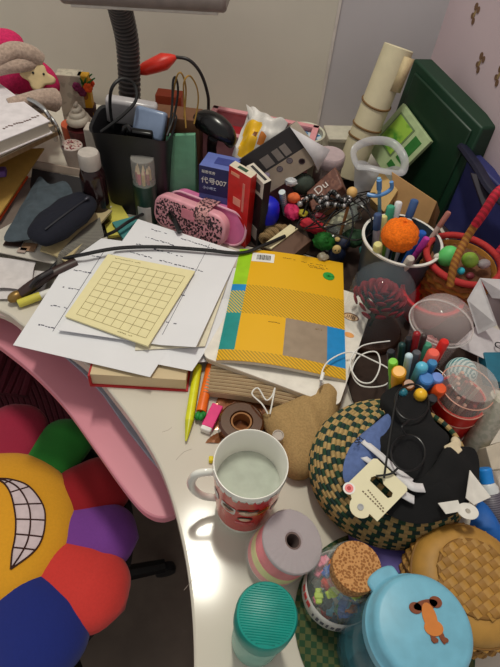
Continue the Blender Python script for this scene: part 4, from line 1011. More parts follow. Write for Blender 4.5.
# ================================================================== MIDDLE REAR PILE
def upright_box(name, label, bx, by, top, w, d, rz, faces, lean=None, z=0.0, cat='box', parts=()):
    p = P(bx, by, z); h = height(bx, by, top, z)-z
    th = thing(name, label, cat, p, rz if lean is None else lean)
    return th, h
def boxq(name, label, top, base, dep, side_m, front_m, top_m, cat='box', parts=None):
    """front face given by 4 world points TL,TR,BR,BL; depth vector away from viewer"""
    TL, TR, BR, BL = top[0], top[1], base[1], base[0]; o = (BL+BR)/2+dep/2; o.z = min(BL.z, BR.z)
    fr = local([TL, TR, BR, BL], o); bk_ = [a+dep for a in fr]; mb = MB()
    mb.add(fr+bk_, [(0, 1, 2, 3), (7, 6, 5, 4), (0, 4, 5, 1), (1, 5, 6, 2), (2, 6, 7, 3), (3, 7, 4, 0)])
    for i, m_ in enumerate((0, 1, 2, 1, 1, 1)): mb.m[-6+i] = m_
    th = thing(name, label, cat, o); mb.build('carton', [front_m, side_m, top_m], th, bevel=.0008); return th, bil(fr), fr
def upq(x0, y0, x1, y1, t0, t1):
    """two base pixels on the desk and the top pixel rows above each -> TL,TR,BR,BL standing vertically"""
    b0, b1 = P(x0, y0, 0), P(x1, y1, 0); h = (height(x0, y0, t0)+height(x1, y1, t1))/2
    return (b0+V(0, 0, h), b1+V(0, 0, h)), (b0, b1), h
def facepart(th, fn, nrm, name, m, u0, u1, v0, v1, lift=.0006, t=.0006):
    mb = MB(); mb.sheet(lambda u, v: fn(u, v)+nrm*lift, 2, 2, t, u0=u0, u1=u1, v0=v0, v1=v1, nrm=nrm); return mb.build(name, m, th)
def face_text(th, fr, s, size, u, v, m, nm='printed_text', rzq=0, lift=.0008, sx=1):
    x = (fr[1]-fr[0]).normalized(); y = (fr[0]-fr[3]); y = (y-y.dot(x)*x).normalized(); z = x.cross(y)
    q_ = Matrix((x, y, z)).transposed().to_quaternion(); p = bil(fr)(u, v)+z*lift
    return text(s, size, m, th, nm, p, q_, sx=sx)
# blue carton 007
tp_, bs_, h_ = upq(199, 226, 230, 233, 164, 173)
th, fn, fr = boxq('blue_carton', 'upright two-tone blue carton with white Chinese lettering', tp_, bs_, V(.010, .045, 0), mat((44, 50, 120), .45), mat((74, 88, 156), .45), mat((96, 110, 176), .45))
nz = (fr[1]-fr[0]).cross(fr[0]-fr[3]).normalized()
facepart(th, fn, nz, 'dark_band', mat((22, 28, 88), .45), 0, 1, .0, .42)
face_text(th, fr, '代号007', .0135, .06, .21, WHITE); face_text(th, fr, '秘密任务', .0062, .08, .08, WHITE)
face_text(th, fr, '小小特工', .0062, .12, .32, mat((200, 210, 240), .5)); face_text(th, fr, 'PLANUS', .0100, .06, .58, mat((130, 144, 200), .5))
tt = [fr[0], fr[1], fr[1]+V(.010, .045, 0), fr[0]+V(.010, .045, 0)]
mb = MB(); mb.sheet(lambda u, v: bil(tt)(u, v)+V(0, 0, .0006), 2, 2, .0005, u0=.35, u1=.85, v0=.3, v1=.75); mb.build('top_panel', mat((54, 64, 130), .5), th)
# red carton
tp_, bs_, h_ = upq(226, 252, 244, 259, 165, 177)
dp = V(.012, .052, 0)
r0 = P(222, 250, 0); rt = height(222, 250, 163)
A1 = under(229, 165, .15); A2 = under(251, 178, .15)
fr_top = (A1+V(0, 0, .15), A2+V(0, 0, .15))
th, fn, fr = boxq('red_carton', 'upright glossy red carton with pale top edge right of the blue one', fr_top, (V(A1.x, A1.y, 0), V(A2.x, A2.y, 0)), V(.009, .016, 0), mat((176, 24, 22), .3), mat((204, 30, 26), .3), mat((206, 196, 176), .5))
nz = (fr[1]-fr[0]).cross(fr[0]-fr[3]).normalized()
for (u0_, u1_, v0_, v1_, m_) in ((.28, .62, .36, .46, mat((230, 150, 130), .4)), (.68, .78, .12, .5, mat((210, 120, 110), .4)), (.12, .5, .05, .09, mat((230, 150, 120), .4))):
    facepart(th, fn, nz, 'printed_mark', m_, u0_, u1_, v0_, v1_)
facepart(th, lambda u, v: bil([fr[0], fr[1], fr[1]+V(.009, .016, 0), fr[0]+V(.009, .016, 0)])(u, v), V(0, 0, 1), 'top_strip', mat((40, 70, 50), .5), .3, .7, .3, .7)
# black and white carton
A1 = under(246, 166, .14); A2 = under(264, 184, .14)
th, fn, fr = boxq('black_white_carton', 'upright black and white carton right of the red one', (A1+V(0, 0, .14), A2+V(0, 0, .14)), (A1, A2), V(.012, .014, 0), mat((30, 30, 34), .4), mat((196, 190, 182), .45), mat((200, 192, 180), .5))
nz = (fr[1]-fr[0]).cross(fr[0]-fr[3]).normalized()
facepart(th, fn, nz, 'black_panel', mat((24, 24, 28), .4), .45, 1, .22, 1); facepart(th, fn, nz, 'grey_label', mat((150, 146, 140), .5), .6, .92, .70, .88, lift=.0012); facepart(th, fn, nz, 'dark_emblem', mat((60, 60, 64), .5), .6, .85, .06, .17)
facepart(th, lambda u, v: bil([fr[0], fr[1], fr[1]+V(.012, .014, 0), fr[0]+V(.012, .014, 0)])(u, v), V(0, 0, 1), 'top_strip', mat((40, 40, 44), .5), .1, .9, .35, .65)
# pink pencil case with snake pattern
a0, a1 = P(155, 226, .0), P(224, 254, .0); ax = (a1-a0); Lc = ax.length; rz = math.atan2(ax.y, ax.x)
cz_ = (a0+a1)/2+V(.004, .016, 0)
pcs = thing('pencil_case', 'open pink pencil case with black and pink snakeskin pattern', 'pencil case', V(cz_.x, cz_.y, 0.004), (math.radians(-14), 0, rz))
hh = .064
def stad(L, hgt, r, n=10):
    out = []
    for cx_, cy_, a_ in ((L/2-r, hgt-r, 0), (-L/2+r, hgt-r, 90), (-L/2+r, r, 180), (L/2-r, r, 270)):
        for k in range(n+1): a = math.radians(a_+90*k/n); out.append((cx_+r*math.cos(a), cy_+r*math.sin(a)))
    return out
RX = Matrix.Rotation(PI/2, 4, 'X')
mb = MB(); mb.prism(stad(Lc, hh, .026), .0, .022, 0, Matrix.Translation((0, .0, 0)) @ RX); mb.build('front_pouch', mat((226, 160, 172), .35), pcs, bevel=.004, bseg=3)
mb = MB(); mb.prism(stad(Lc-.012, hh-.012, .018), .0221, .0232, 0, Matrix.Translation((0, 0, .006)) @ RX); sn = mb.build('snakeskin_panel', mat((40, 22, 30), .4, kind='flecks', scale=330, c2=(214, 150, 160)), pcs)
mb = MB(); mb.prism(rrect(-.015, .036, .013, .054, .003), .0233, .0245, 0, RX); mb.build('name_plate', mat((214, 130, 146), .35), pcs)
mb = MB(); mb.prism(stad(Lc+.016, hh+.002, .030), -.034, -.010, 0, Matrix.Translation((.018, 0, 0)) @ RX); mb.build('rear_pouch', mat((222, 120, 170), .3), pcs, bevel=.004, bseg=3)
mb = MB(); ring = [(x, y) for x, y in stad(Lc+.016, hh+.002, .030)]; mb.tube([Matrix.Translation((.018, 0, 0)) @ RX @ V(x, y, -.010) for x, y in ring], .0022, 7, closed=True); mb.build('zip_edge', mat((236, 180, 200), .3), pcs)
sp3 = smooth_pts([V(0, -.0235, .040), V(0, -.0245, .056), V(0, -.016, .067), V(0, .004, .070), V(0, .024, .0695), V(0, .036, .066), V(0, .0365, .055)], 5)
mb = MB(); mb.sheet(lambda u, v: V(.010+.028*u, 0, 0)+sp3[min(len(sp3)-1, int(round(v*(len(sp3)-1))))], 3, len(sp3)-1, .0016); mb.build('strap', mat((70, 44, 50), .4, kind='flecks', scale=330, c2=(206, 150, 150)), pcs)
# black clip on paper
mb = MB(); a, b_ = P(170, 214, .05), P(180, 232, .045); mb.tube([a, (a+b_)/2+V(0, 0, .004), b_], .005, 8, n=4); tag(mb.build('black_clip', BLKG), 'short glossy black clip lying against the snakeskin pencil case', 'clip')
# craft pot
c = under(142, 157, .135)
cpt = thing('clear_top_canister', 'slim dark green canister with clear top showing pink pencils', 'canister', c)
mb = MB(); mb.lathe([(0, 0), (.0225, 0), (.0235, .002), (.0235, .085), (.021, .086), (0, .086)], 36); mb.build('body', mat((18, 50, 40), .4), cpt)
mb = MB(); mb.lathe([(.0233, .086), (.0233, .130), (.0225, .134), (0, .135)], 36); mb.build('clear_cap', clear((210, 206, 200), .35), cpt)
mb = MB()
for k in range(9):
    a = 2*PI*k/9; r_ = .013 if k else 0; mb.tube([(r_*math.cos(a), r_*math.sin(a), .086), (r_*math.cos(a), r_*math.sin(a), .108)], .0036, 7, m=k % 3); mb.lathe([(.0036, .108), (.0008, .118), (0, .119)], 8, c=(r_*math.cos(a), r_*math.sin(a), 0), m=3)
mb.build('pencils', [mat((216, 70, 110), .5), mat((200, 170, 90), .5), mat((160, 60, 60), .5), mat((220, 190, 150), .6)], cpt)
mb = MB(); mb.sheet(lambda u, v: V(.0242*math.cos(math.radians(-125+70*u)), .0242*math.sin(math.radians(-125+70*u)), .004+.040*v), 12, 2, .0004, nrm=V(0, -1, 0)); mb.build('label', mat((196, 190, 186), .6), cpt, solid=.0004); cpt.scale = (.88, .88, 1)
# green gable box
tp_, bs_, h_ = upq(166, 212, 196, 214, 150, 150)
tp_ = (under(174, 136, .15)+V(0, 0, .15), under(196, 132, .15)+V(0, 0, .15))
o_ = (bs_[0]+bs_[1])/2
gg = thing('green_gift_bag', 'narrow sage green paper bag standing behind the pink pencil case', 'bag', o_)
x0, x1 = -.030, .030; mb = MB()
vs = [(x0, -.0, 0), (x1, 0, 0), (x1, .045, 0), (x0, .045, 0), (x0+.004, .018, .150), (x1-.004, .018, .158), (x1-.004, .026, .158), (x0+.004, .026, .150)]
mb.add(vs, [(0, 3, 2, 1), (0, 1, 5, 4), (1, 2, 6, 5), (2, 3, 7, 6), (3, 0, 4, 7), (4, 5, 6, 7)]); mb.build('bag_body', mat((96, 150, 120), .6), gg, bevel=.0015)
# black tote / bin with stuff
b0 = P(118, 216, 0)
c = under(134, 124, .165); wv = .068
bg = thing('black_bag', 'open black carrier bag stuffed with packets, left of the green paper bag', 'bag', V(c.x, c.y, 0), .0)
def ringb(z, sx, sy, n=40, p=4): return [V(sx*math.copysign(abs(math.cos(a))**(2/p), math.cos(a)), sy*math.copysign(abs(math.sin(a))**(2/p), math.sin(a)), z+.004*math.sin(3*a)*(z > .1)) for a in [2*PI*k/n for k in range(n)]]
rs = [ringb(0, .054, .040), ringb(.05, .060, .043), ringb(.11, .064, .046), ringb(.165, .070, .050), ringb(.168, .0725, .0525), ringb(.165, .068, .048), ringb(.10, .061, .043), ringb(.008, .052, .038)]
vs = sum(rs, []); fs = [(r*40+i, r*40+(i+1) % 40, (r+1)*40+(i+1) % 40, (r+1)*40+i) for r in range(7) for i in range(40)]+[tuple(range(40))[::-1], tuple(range(280, 320))]
mb = MB(); mb.add(vs, fs); mb.build('bag_body', mat((30, 30, 33), .45, amt=.2, scale=30, bump=.2), bg)
o_ = Vector(bg.location)
mb = MB(); mb.tube([P(*a)-o_ for a in ((113, 128, .15), (110, 106, .19), (112, 88, .23), (122, 79, .24), (134, 84, .23), (136, 100, .21), (122, 116, .19), (101, 132, .165))], .0028, 8, n=8); mb.build('carry_handle', BLACK, bg)
for lab, px, py, h, dims, col, rot_ in (('white plastic packet at the back inside the black bag', 132, 112, .165, (.09, .02, .05), (170, 166, 168), (.2, .1, .1)), ('pale blue plastic packet inside the black bag', 150, 124, .165, (.055, .022, .05), (120, 136, 164), (-.5, .1, -.1)),
                                      ):
    p = P(px, py, h); th = thing('plastic_packet', lab, 'packet', p, rot_); mb = MB(); mb.box((0, 0, 0), dims); mb.build('packet_body', mat(col, .25, amt=.15, scale=40, bump=.4), th, bevel=.006, bseg=3)
mb = MB(); mb.tube([P(122, 140, .155), P(124, 129, .175), P(127, 126, .18), P(130, 130, .175), P(131, 140, .155)], .004, 8, n=5); tag(mb.build('black_strap', BLKG), 'small black strap loop poking up inside the black bag', 'strap')
mb = MB(); p = P(140, 135, .165); mb.box((0, 0, 0), (.045, .012, .02)); tag(mb.build('black_remote', mat((14, 14, 16), .3), loc=p, rot=(.2, .0, -.05), bevel=.003), 'flat black gadget lying at the front inside the black bag', 'gadget')
# brown paper bag with cord handles
tp_, bs_, h_ = upq(158, 195, 196, 200, 108, 112)
o_ = P(178, 112, .17); o_.z = 0
kb = thing('gift_bag', 'brown paper gift bag with yellow cord loops behind the green bag', 'bag', o_)
mb = MB(); mb.box((0, .0, .085), (.085, .045, .17)); mb.build('bag_body', mat((104, 68, 44), .7), kb, bevel=.0015)
for lab, pts in (('yellow cord loop', ((172, 116, .17), (173, 96, .21), (177, 76, .25), (182, 74, .255), (186, 90, .22), (184, 118, .17))), ('yellow cord loop', ((186, 128, .17), (184, 100, .21), (184, 82, .25), (190, 76, .255), (197, 88, .23), (198, 104, .20), (194, 124, .17)))):
    mb = MB(); mb.tube([P(*a)-o_ for a in pts], .0014, 6, n=6); mb.build('cord_handle', mat((150, 116, 50), .8), kb)
mb = MB(); mb.tube([P(*a)-o_ for a in ((168, 136, .16), (172, 108, .20), (173, 82, .24), (176, 78, .245), (178, 92, .22), (174, 116, .185), (167, 136, .165))], .0020, 6, n=6); mb.build('dark_cord', BLACK, kb)
mb = MB(); mb.box((0, 0, .08), (.05, .03, .16)); tag(mb.build('orange_carton', mat((170, 70, 40), .6), loc=under(163, 105, .165)+V(0, .06, 0), bevel=.001), 'rust orange carton behind the black bag below the red lamp', 'carton')
mb = MB(); mb.box((0, 0, .06), (.05, .03, .12)); tag(mb.build('red_carton', mat((170, 30, 36), .5), loc=under(205, 118, .13)+V(0, .02, 0), bevel=.001), 'small crimson carton behind the black round brush', 'carton')
# black round brush / umbrella head
p = P(213, 133, .15)
bru = thing('folding_umbrella', 'glossy black rounded umbrella head rising between the green bag and the snack bag', 'umbrella', V(p.x, p.y, 0))
o_ = Vector(bru.location)
mb = MB(); mb.tube([P(196, 124, .155)-o_, P(204, 121, .165)-o_, P(216, 126, .165)-o_, P(228, 136, .155)-o_, P(231, 146, .135)-o_], lambda u: .006+.015*math.sin(PI*min(1, .12+u*.88)), 14, n=6); mb.build('canopy_bundle', BLKG, bru)
mb = MB(); mb.tube([P(214, 136, .145)-o_, P(212, 146, .10)-o_, V(0, 0, .004)], .010, 10, n=5); mb.build('shaft', BLACK, bru)
# pink tray with red paper
A_, B_ = P(216, 108, .13), P(318, 128, .13)
d_ = (B_-A_); W_ = d_.length*.98; rz = math.atan2(d_.y, d_.x)
pk = thing('pink_tray', 'pink plastic tray with red contents standing by the back wall', 'tray', V(A_.x, A_.y, 0), rz)
mb = MB(); h_ = .13; D = .09
for c_, s_ in (((W_/2, 0, h_/2), (W_, .004, h_)), ((W_/2, -D, h_/2), (W_, .004, h_)), ((0, -D/2, h_/2), (.004, D, h_)), ((W_, -D/2, h_/2), (.004, D, h_)), ((W_/2, -D/2, .002), (W_, D, .004))): mb.box(c_, s_)
for c_, s_ in (((W_/2, 0, h_), (W_+.012, .012, .005)), ((W_/2, -D, h_), (W_+.012, .012, .005)), ((0, -D/2, h_), (.012, D+.01, .005)), ((W_, -D/2, h_), (.012, D+.01, .005))): mb.box(c_, s_)
mb.build('tray_shell', mat((206, 140, 146), .45), pk, bevel=.001)
mb = MB(); mb.box((W_*.26, -D/2, .055), (W_*.48, D-.012, .10)); mb.build('red_box', mat((150, 22, 34), .6), pk, bevel=.002)
# crumpled snack bag
q = [P(250, 107, .17), P(288, 122, .19), P(262, 168, .10), P(232, 156, .12)]; o_ = sum(q, V(0, 0, 0))/4; o_.z = 0; bq = bil(local(q, o_))
sb = thing('snack_bag', 'crumpled white bag with yellow print behind the black patterned carton', 'bag', o_)
def sbf(u, v): return bq(u, v)+V(0, -.3, 1).normalized()*(.018*math.sin(PI*u)*math.sin(PI*v)+.005*math.sin(u*13+v*5)*math.cos(v*11-u*4))
def sbm(u, v):
    x = u-.02-.1*v; 
    if .30+.0*v < v < .95 and x < .46 and x > .02: return 1 if not (.32 < x < .42 and .5 < v < .62) else 3
    if .5 < v < .7 and .5 < x < .68: return 2
    return 0
mb = MB(); mb.sheet(sbf, 36, 36, .022, ms=sbm, nrm=V(0, -.3, 1).normalized()); mb.build('bag_body', [mat((206, 202, 198), .4), mat((226, 176, 30), .35), mat((200, 120, 50), .4), mat((120, 70, 30), .4)], sb, ang=25)
mb = MB(); mb.add(local([P(246, 104, .18), P(251, 108, .175), P(266, 134, .15), P(252, 130, .15)], o_), [(0, 1, 2, 3)]); mb.build('torn_corner', mat((206, 202, 198), .4), sb, solid=.0008)
# black patterned carton tilted
TL, TR, BR, BL = P(236, 162, .13), P(290, 126, .185), P(319, 162, .13), P(264, 196, .075)
th, fn, fr = boxq('patterned_carton', 'tilted black and grey patterned carton in front of the snack bag', (TL, TR), (BL, BR), V(.012, .045, -.012), mat((170, 160, 146), .5), mat((34, 30, 32), .4), mat((60, 54, 50), .5))
nz = (fr[1]-fr[0]).cross(fr[0]-fr[3]).normalized()
facepart(th, fn, nz, 'beige_half', mat((140, 126, 112), .5), 0, 1, .55, 1)
for k, u_ in enumerate((.10, .30, .52, .66)):
    facepart(th, fn, nz, 'grey_square', mat((112, 104, 100), .5), u_, u_+(.16 if k in (1,) else .11), .24, .50, lift=.0008)
for k, (u_, v_) in enumerate(((.24, .62), (.46, .66), (.66, .62), (.80, .78))):
    mb = MB(); mb.sheet(lambda a, c_: fn(u_+.05*c_*math.cos(a*2*PI), v_+.07*c_*math.sin(a*2*PI))+nz*.0012, 16, 1, .0005, nrm=nz); mb.build('dark_dot', mat((60, 48, 56) if k else (120, 106, 130), .5), th)
mb = MB(); q = local([P(290, 127, .186), P(330, 150, .15), P(318, 171, .12), P(312, 158, .14)], Vector(th.location)); mb.add(q, [(0, 1, 2, 3)]); mb.build('white_flap', mat((200, 196, 200), .6), th, solid=.001)
# oval tub
p = under(306, 132, .13)
ov = thing('oval_tub', 'cream oval tub with blue and white contents by the wall corner', 'tub', p, (0.0, 0, -.2))
mb = MB(); mb.lathe([(0, 0), (.030, 0), (.036, .128), (.038, .13), (.036, .132), (.0335, .130), (.028, .004), (0, .004)], 44); mb.build('tub_wall', mat((196, 196, 176), .5), ov)
mb = MB(); mb.lathe([(0, .118), (.0325, .118), (.0325, .12), (0, .121)], 40); mb.build('blue_contents', mat((60, 120, 170), .5, kind='flecks', scale=110, c2=(190, 204, 214)), ov)
# translucent lidded jar
c = under(331, 153, .12)
jj = thing('frosted_jar', 'frosted jar with pinkish translucent round lid behind the chocolate-brown packet', 'jar', c)
mb = MB(); mb.lathe([(0, 0), (.026, 0), (.027, .10), (.025, .104), (0, .104)], 36); mb.build('body', mat((150, 130, 128), .3, alpha=.7), jj)
mb = MB(); mb.lathe([(.0275, .098), (.0285, .1), (.0285, .116), (.026, .1195), (.022, .118), (0, .118)], 40); mb.build('lid', mat((186, 166, 170), .3, alpha=.9), jj)
# brown packet
q = [P(306, 192, .085), P(335, 166, .13), P(343, 186, .115), P(312, 212, .07)]; o_ = sum(q, V(0, 0, 0))/4; o_.z = .01
bp = thing('brown_packet', 'brown packet with white writing lying right of the patterned carton', 'packet', o_)
lq = local(q, o_); fn = bil(lq); nz = (lq[1]-lq[0]).cross(lq[0]-lq[3]).normalized(); nz = nz if nz.z > 0 else -nz
mb = MB(); mb.slab(lq, .03); mb.build('packet_body', mat((98, 62, 52), .5, kind='flecks', scale=200, c2=(120, 80, 66)), bp, bevel=.003)
x_ = (lq[1]-lq[0]).normalized(); y_ = nz.cross(x_); qt = Matrix((x_, y_, nz)).transposed().to_quaternion()
text('Du', .022, mat((206, 196, 190), .6), bp, 'printed_letters', fn(.25, .38)+nz*.001, qt); text('|||||', .014, mat((190, 180, 176), .6), bp, 'printed_letters', fn(.2, .76)+nz*.001, qt)
# blue cap bottle, teal-striped tube
p = under(268, 200, .085)
bc = thing('blue_capped_jar', 'jar with round bright blue cap right of the black and white carton', 'jar', p)
mb = MB(); mb.lathe([(0, 0), (.020, 0), (.021, .05), (0, .05)], 30); mb.build('body', mat((120, 110, 104), .5), bc)
mb = MB(); mb.lathe([(.022, .045), (.0235, .05), (.0235, .066), (.021, .078), (.014, .085), (0, .087)], 36); mb.build('cap', mat((20, 30, 190), .4), bc)
stick('striped_tube', 'short pale teal ridged tube beside the blue-capped jar', 'tube', P(286, 214, .03), P(282, 192, .09), .0062, mat((110, 160, 176), .5, kind='stripes', scale=60, c2=(206, 216, 220)))
# woven knot
p = P(274, 236, .03)
mb = MB(); pts = [(.018*math.cos(3*t_)*(1+.3*math.cos(5*t_)), .016*math.sin(2*t_)*(1+.2*math.sin(4*t_)), .026+.016*math.sin(5*t_)) for t_ in [2*PI*k/60 for k in range(60)]]
mb.tube(pts, .0062, 8, closed=True, n=2); tag(mb.build('rope_knot', mat((150, 124, 84), .9, kind='diag', scale=160, c2=(104, 80, 50)), loc=V(p.x, p.y, .0)), 'knotted tan rope ball behind the top edge of the yellow workbook', 'knot')
# brown book with cream edge
q = [P(291, 226, .050), P(312, 240, .045), P(290, 258, .035), P(262, 247, .04)]; o_ = sum(q, V(0, 0, 0))/4; o_.z = .0
bb2 = thing('brown_book', 'brown book with cream page edge tucked behind the yellow workbook', 'book', o_); lq = local(q, o_)
mb = MB(); mb.slab(lq, .030); mb.build('cover', mat((92, 62, 44), .6), bb2, bevel=.001)
mb = MB(); mb.slab([lq[0]+V(-.002, 0, .004), lq[0].lerp(lq[1], .32)+V(0, 0, .004), lq[3].lerp(lq[2], .32)+V(0, 0, .004), lq[3]+V(0, 0, .004)], .004); mb.build('page_edge', mat((216, 204, 166), .8), bb2)
# pink, red toys
def lumpy(name, lab, px, py, h, dims, col, cat='toy', rot_=None, noise=.06, drop=True):
    p = P(px, py, h); mb = MB(); mb.ball((0, 0, 0), dims, seg=24, rings=14, noise=noise); return tag(mb.build(name, mat(col, .75, amt=.2, scale=120), loc=p, rot=rot_), lab, cat)
lumpy('fabric_flower', 'crumpled hot pink fabric flower left of the tangled black beads', 292, 212, .055, (.014, .018, .014), (206, 44, 96), 'fabric flower', (0, 0, .5), .12)
lumpy('toy_block', 'orange and white little toy above the hot pink fabric flower', 294, 198, .075, (.012, .009, .010), (224, 110, 60), 'toy')
lumpy('red_cloth', 'crumpled red felt piece under the black beads', 313, 226, .05, (.026, .012, .012), (184, 34, 50), 'felt', (0, .1, -.3), .1)
lumpy('bean_bag', 'dark green and brown pouch behind the orange toy', 303, 184, .085, (.022, .018, .02), (56, 66, 58), 'pouch', None, .06)
lumpy('moss_ball', 'bright green mossy pompom above the yellow workbook corner', 324, 241, .05, (.019, .016, .015), (26, 104, 30), 'pompom', None, .14)
lumpy('moss_ball', 'dark green leafy ball right of the toy figure', 354, 238, .05, (.020, .018, .015), (30, 62, 36), 'pompom', None, .14)
# toy figure
p = P(337, 254, .03); fg = thing('toy_figure', 'small navy toy figure with cream face beside the workbook corner', 'toy', V(p.x, p.y, .03))
mb = MB(); mb.ball((0, 0, 0), (.016, .013, .020)); mb.ball((.006, .006, .022), (.013, .012, .012)); mb.build('body', mat((24, 34, 62), .6), fg)
mb = MB(); mb.ball((-.004, -.007, .016), (.008, .006, .009)); mb.ball((-.006, .0, .033), (.005, .004, .004)); mb.build('face', mat((216, 186, 120), .6), fg)
mb = MB()
for x in (-.007, -.001): mb.ball((x, -.0128, .018), (.0012, .0008, .0014))
mb.build('eyes', BLACK, fg)
# clear labelled bottle lying
a, b_ = P(330, 246, .03), P(352, 206, .05)
lb = thing('clear_bottle', 'clear plastic bottle with pale label under the tangled black beads', 'bottle', a, orient(b_-a)); L_ = (b_-a).length
mb = MB(); mb.lathe([(0, 0), (.020, .001), (.022, .004), (.022, L_*.8), (.012, L_*.95), (.012, L_), (0, L_)], 32); mb.build('body', mat((150, 160, 156), .15, alpha=.5), lb)
mb = MB(); mb.lathe([(.0225, L_*.25), (.0225, L_*.6)], 32); mb.build('label', mat((176, 176, 150), .6, kind='flecks', scale=120, c2=(120, 120, 104)), lb, solid=.0004)
# tangled black bead necklace
mb = MB(); pl = [(303, 214, .10), (310, 200, .11), (324, 196, .12), (338, 200, .12), (352, 194, .12), (362, 200, .12), (370, 214, .11), (374, 230, .10), (358, 240, .09), (340, 236, .09), (320, 226, .09), (308, 210, .10)]
mb.tube([P(*a) for a in pl], .0016, 7, n=7); mb.tube([P(*a) for a in ((344, 198, .125), (352, 212, .12), (352, 232, .10), (345, 246, .08))], .0016, 7, n=6); mb.tube([P(*a) for a in ((346, 200, .125), (332, 214, .11), (322, 228, .095))], .0016, 7, n=6); mb.tube([P(*a) for a in ((350, 200, .125), (364, 208, .125), (372, 222, .11), (366, 240, .09))], .0016, 7, n=6)
for k in range(5):
    ang_ = k*1.1; mb.tube([P(338+(22+4*k)*math.cos(a+ang_)*(1+.2*math.sin(3*a)), 212+(13+2*k)*math.sin(a+ang_*.5), .115-.006*k+.006*math.sin(2*a)) for a in [2*PI*j/9*.8 for j in range(10)]], .0011, 6, n=6)
o_ = P(340, 205, .12); bn = thing('bead_necklace', 'tangled black cord necklace with dark and silvery beads', 'necklace', o_)
mb.v = [v-o_ for v in mb.v]; mb.build('cord', BLKG, bn)
sp_ = smooth_pts([P(*a) for a in ((300, 204, .11), (312, 196, .12), (322, 202, .12), (332, 192, .125), (342, 200, .13), (350, 198, .13), (344, 206, .125), (330, 204, .12), (318, 208, .115))], 5)
for k, pnt in enumerate(sp_):
    mb = MB(); mb.ball((0, 0, 0), .0042 if k % 4 else .0052, seg=12, rings=8); mb.build('bead', BLKG if k % 3 else mat((150, 148, 150), .3, metal=.5), bn, loc=pnt-o_)

# ================================================================== LEFT REAR
# wooden riser with books
a, b_, c3, d3 = P(57, 128, .12), P(34, 106, .12), P(-80, 120, .12), P(-60, 190, .12)
riser = thing('desk_riser', 'low wooden riser board with books on top at the left edge', 'shelf', V(P(0, 150, .0).x-.02, P(0, 150, .0).y, 0))
o_ = Vector(riser.location); q = [P(36, 100, .125), P(58, 128, .125), P(-20, 172, .125), P(-120, 120, .125)]
q = [P(58, 129, .125), P(40, 98, .125), P(-110, 110, .125), P(-100, 205, .125)]
mb = MB(); mb.slab(local(q, o_), .012); mb.build('board', mat((150, 118, 84), .6, kind='ystripes', scale=30, c2=(160, 128, 92)), riser, bevel=.001)
for px, py in ((30, 110), (-60, 125), (-60, 170)):
    pp = P(px, py, .06); mb = MB(); mb.box((pp.x-o_.x, pp.y-o_.y, .0560), (.02, .02, .112)); mb.build('leg', mat((120, 90, 64), .7), riser)
def flatbook(name, lab, q, t, col, pages=(200, 192, 178), cat='book'):
    o = sum(q, V(0, 0, 0))/4; o.z -= t; lq = local(q, o); th = thing(name, lab, cat, o); ctr = sum(lq, V(0, 0, 0))/4
    mb = MB(); mb.slab(lq, .0015); mb.slab([a-V(0, 0, t-.0015) for a in lq], .0015); mb.build('cover', mat(col, .5), th)
    mb = MB(); mb.slab([ctr+(a-ctr)*.97-V(0, 0, .0015) for a in lq], t-.003); mb.build('page_block', mat(pages, .8, kind='stripes', scale=600, c2=tuple(v-20 for v in pages)), th); return th, bil(lq)
flatbook('paperback_book', 'lower brownish book under the white one on the wooden riser', [P(56, 124, .14), P(36, 98, .14), P(-120, 104, .14), P(-100, 196, .14)], .0145, (176, 156, 132))
th, fn = flatbook('paperback_book', 'white book with small pencil sketch lying on top of the riser stack', [P(50, 121, .165), P(-2, 82, .165), P(-120, 100, .165), P(-60, 165, .165)], .022, (214, 208, 212))
mb = MB()
o_ = Vector(th.location)
for k in range(14):
    p = P(4+k*2.6, 128-k*.9+random.uniform(-1, 1), .1655)-o_; mb.ball(p, (.0026, .0018, .0006), seg=8, rings=5)
mb.build('printed_sketch', mat((110, 90, 84), .7), th)
# chrome hoop
mb = MB(); pts = [P(*a) for a in ((8, 96, .15), (22, 97, .165), (38, 104, .165), (48, 115, .155), (54, 130, .12), (56, 140, .06))]; mb.tube(pts, .0042, 8, n=6); mb.tube([p+V(.012, -.004, -.012) for p in pts], .003, 8, n=6); tag(mb.build('wire_hoop', STEEL), 'curved chrome wire hoop between the riser books and the pink plush', 'wire rack')
# pink plush hat
p = P(26, 80, .13); ph = thing('plush_hat', 'hot pink plush hat with beige furry trims and applique animal face', 'plush', V(p.x, p.y, .05))
o_ = Vector(ph.location)
FUR = mat((168, 146, 132), .98, amt=.35, scale=220, bump=.7, sheen=.3); PKF = mat((196, 36, 92), .95, amt=.3, scale=240, bump=.4)
cbd = P(14, 80, .14)-o_
mb = MB(); mb.ball(cbd, (.090, .040, .056), seg=36, rings=20); mb.build('crown', PKF, ph)
mb = MB(); mb.tube([P(-14, 66, .20)-o_, P(0, 57, .215)-o_, P(14, 51, .22)-o_, P(29, 53, .215)-o_, P(40, 60, .20)-o_], lambda u: .016-.004*abs(u-.4), 12, n=5); mb.tube([P(-14, 72, .19)-o_, P(6, 67, .20)-o_, P(22, 65, .20)-o_, P(38, 62, .195)-o_], .012, 12, n=5); mb.build('fur_brim', FUR, ph)
mb = MB(); mb.tube([P(8, 104, .16)-o_, P(26, 101, .16)-o_, P(42, 99, .16)-o_, P(54, 100, .15)-o_], lambda u: .009+.012*u, 12, n=5); mb.build('fur_cuff', FUR, ph)
mb = MB(); mb.ball(P(5, 44, .21)-o_, (.035, .03, .025)); mb.build('top_peak', PKF, ph)
mb = MB()
fc = P(38, 77, .168)-o_; Mf = Matrix.Translation(fc) @ orient(V(0, 0, H)-Vector(P(38, 77, .168)), V(1, 0, 0)).to_matrix().to_4x4()
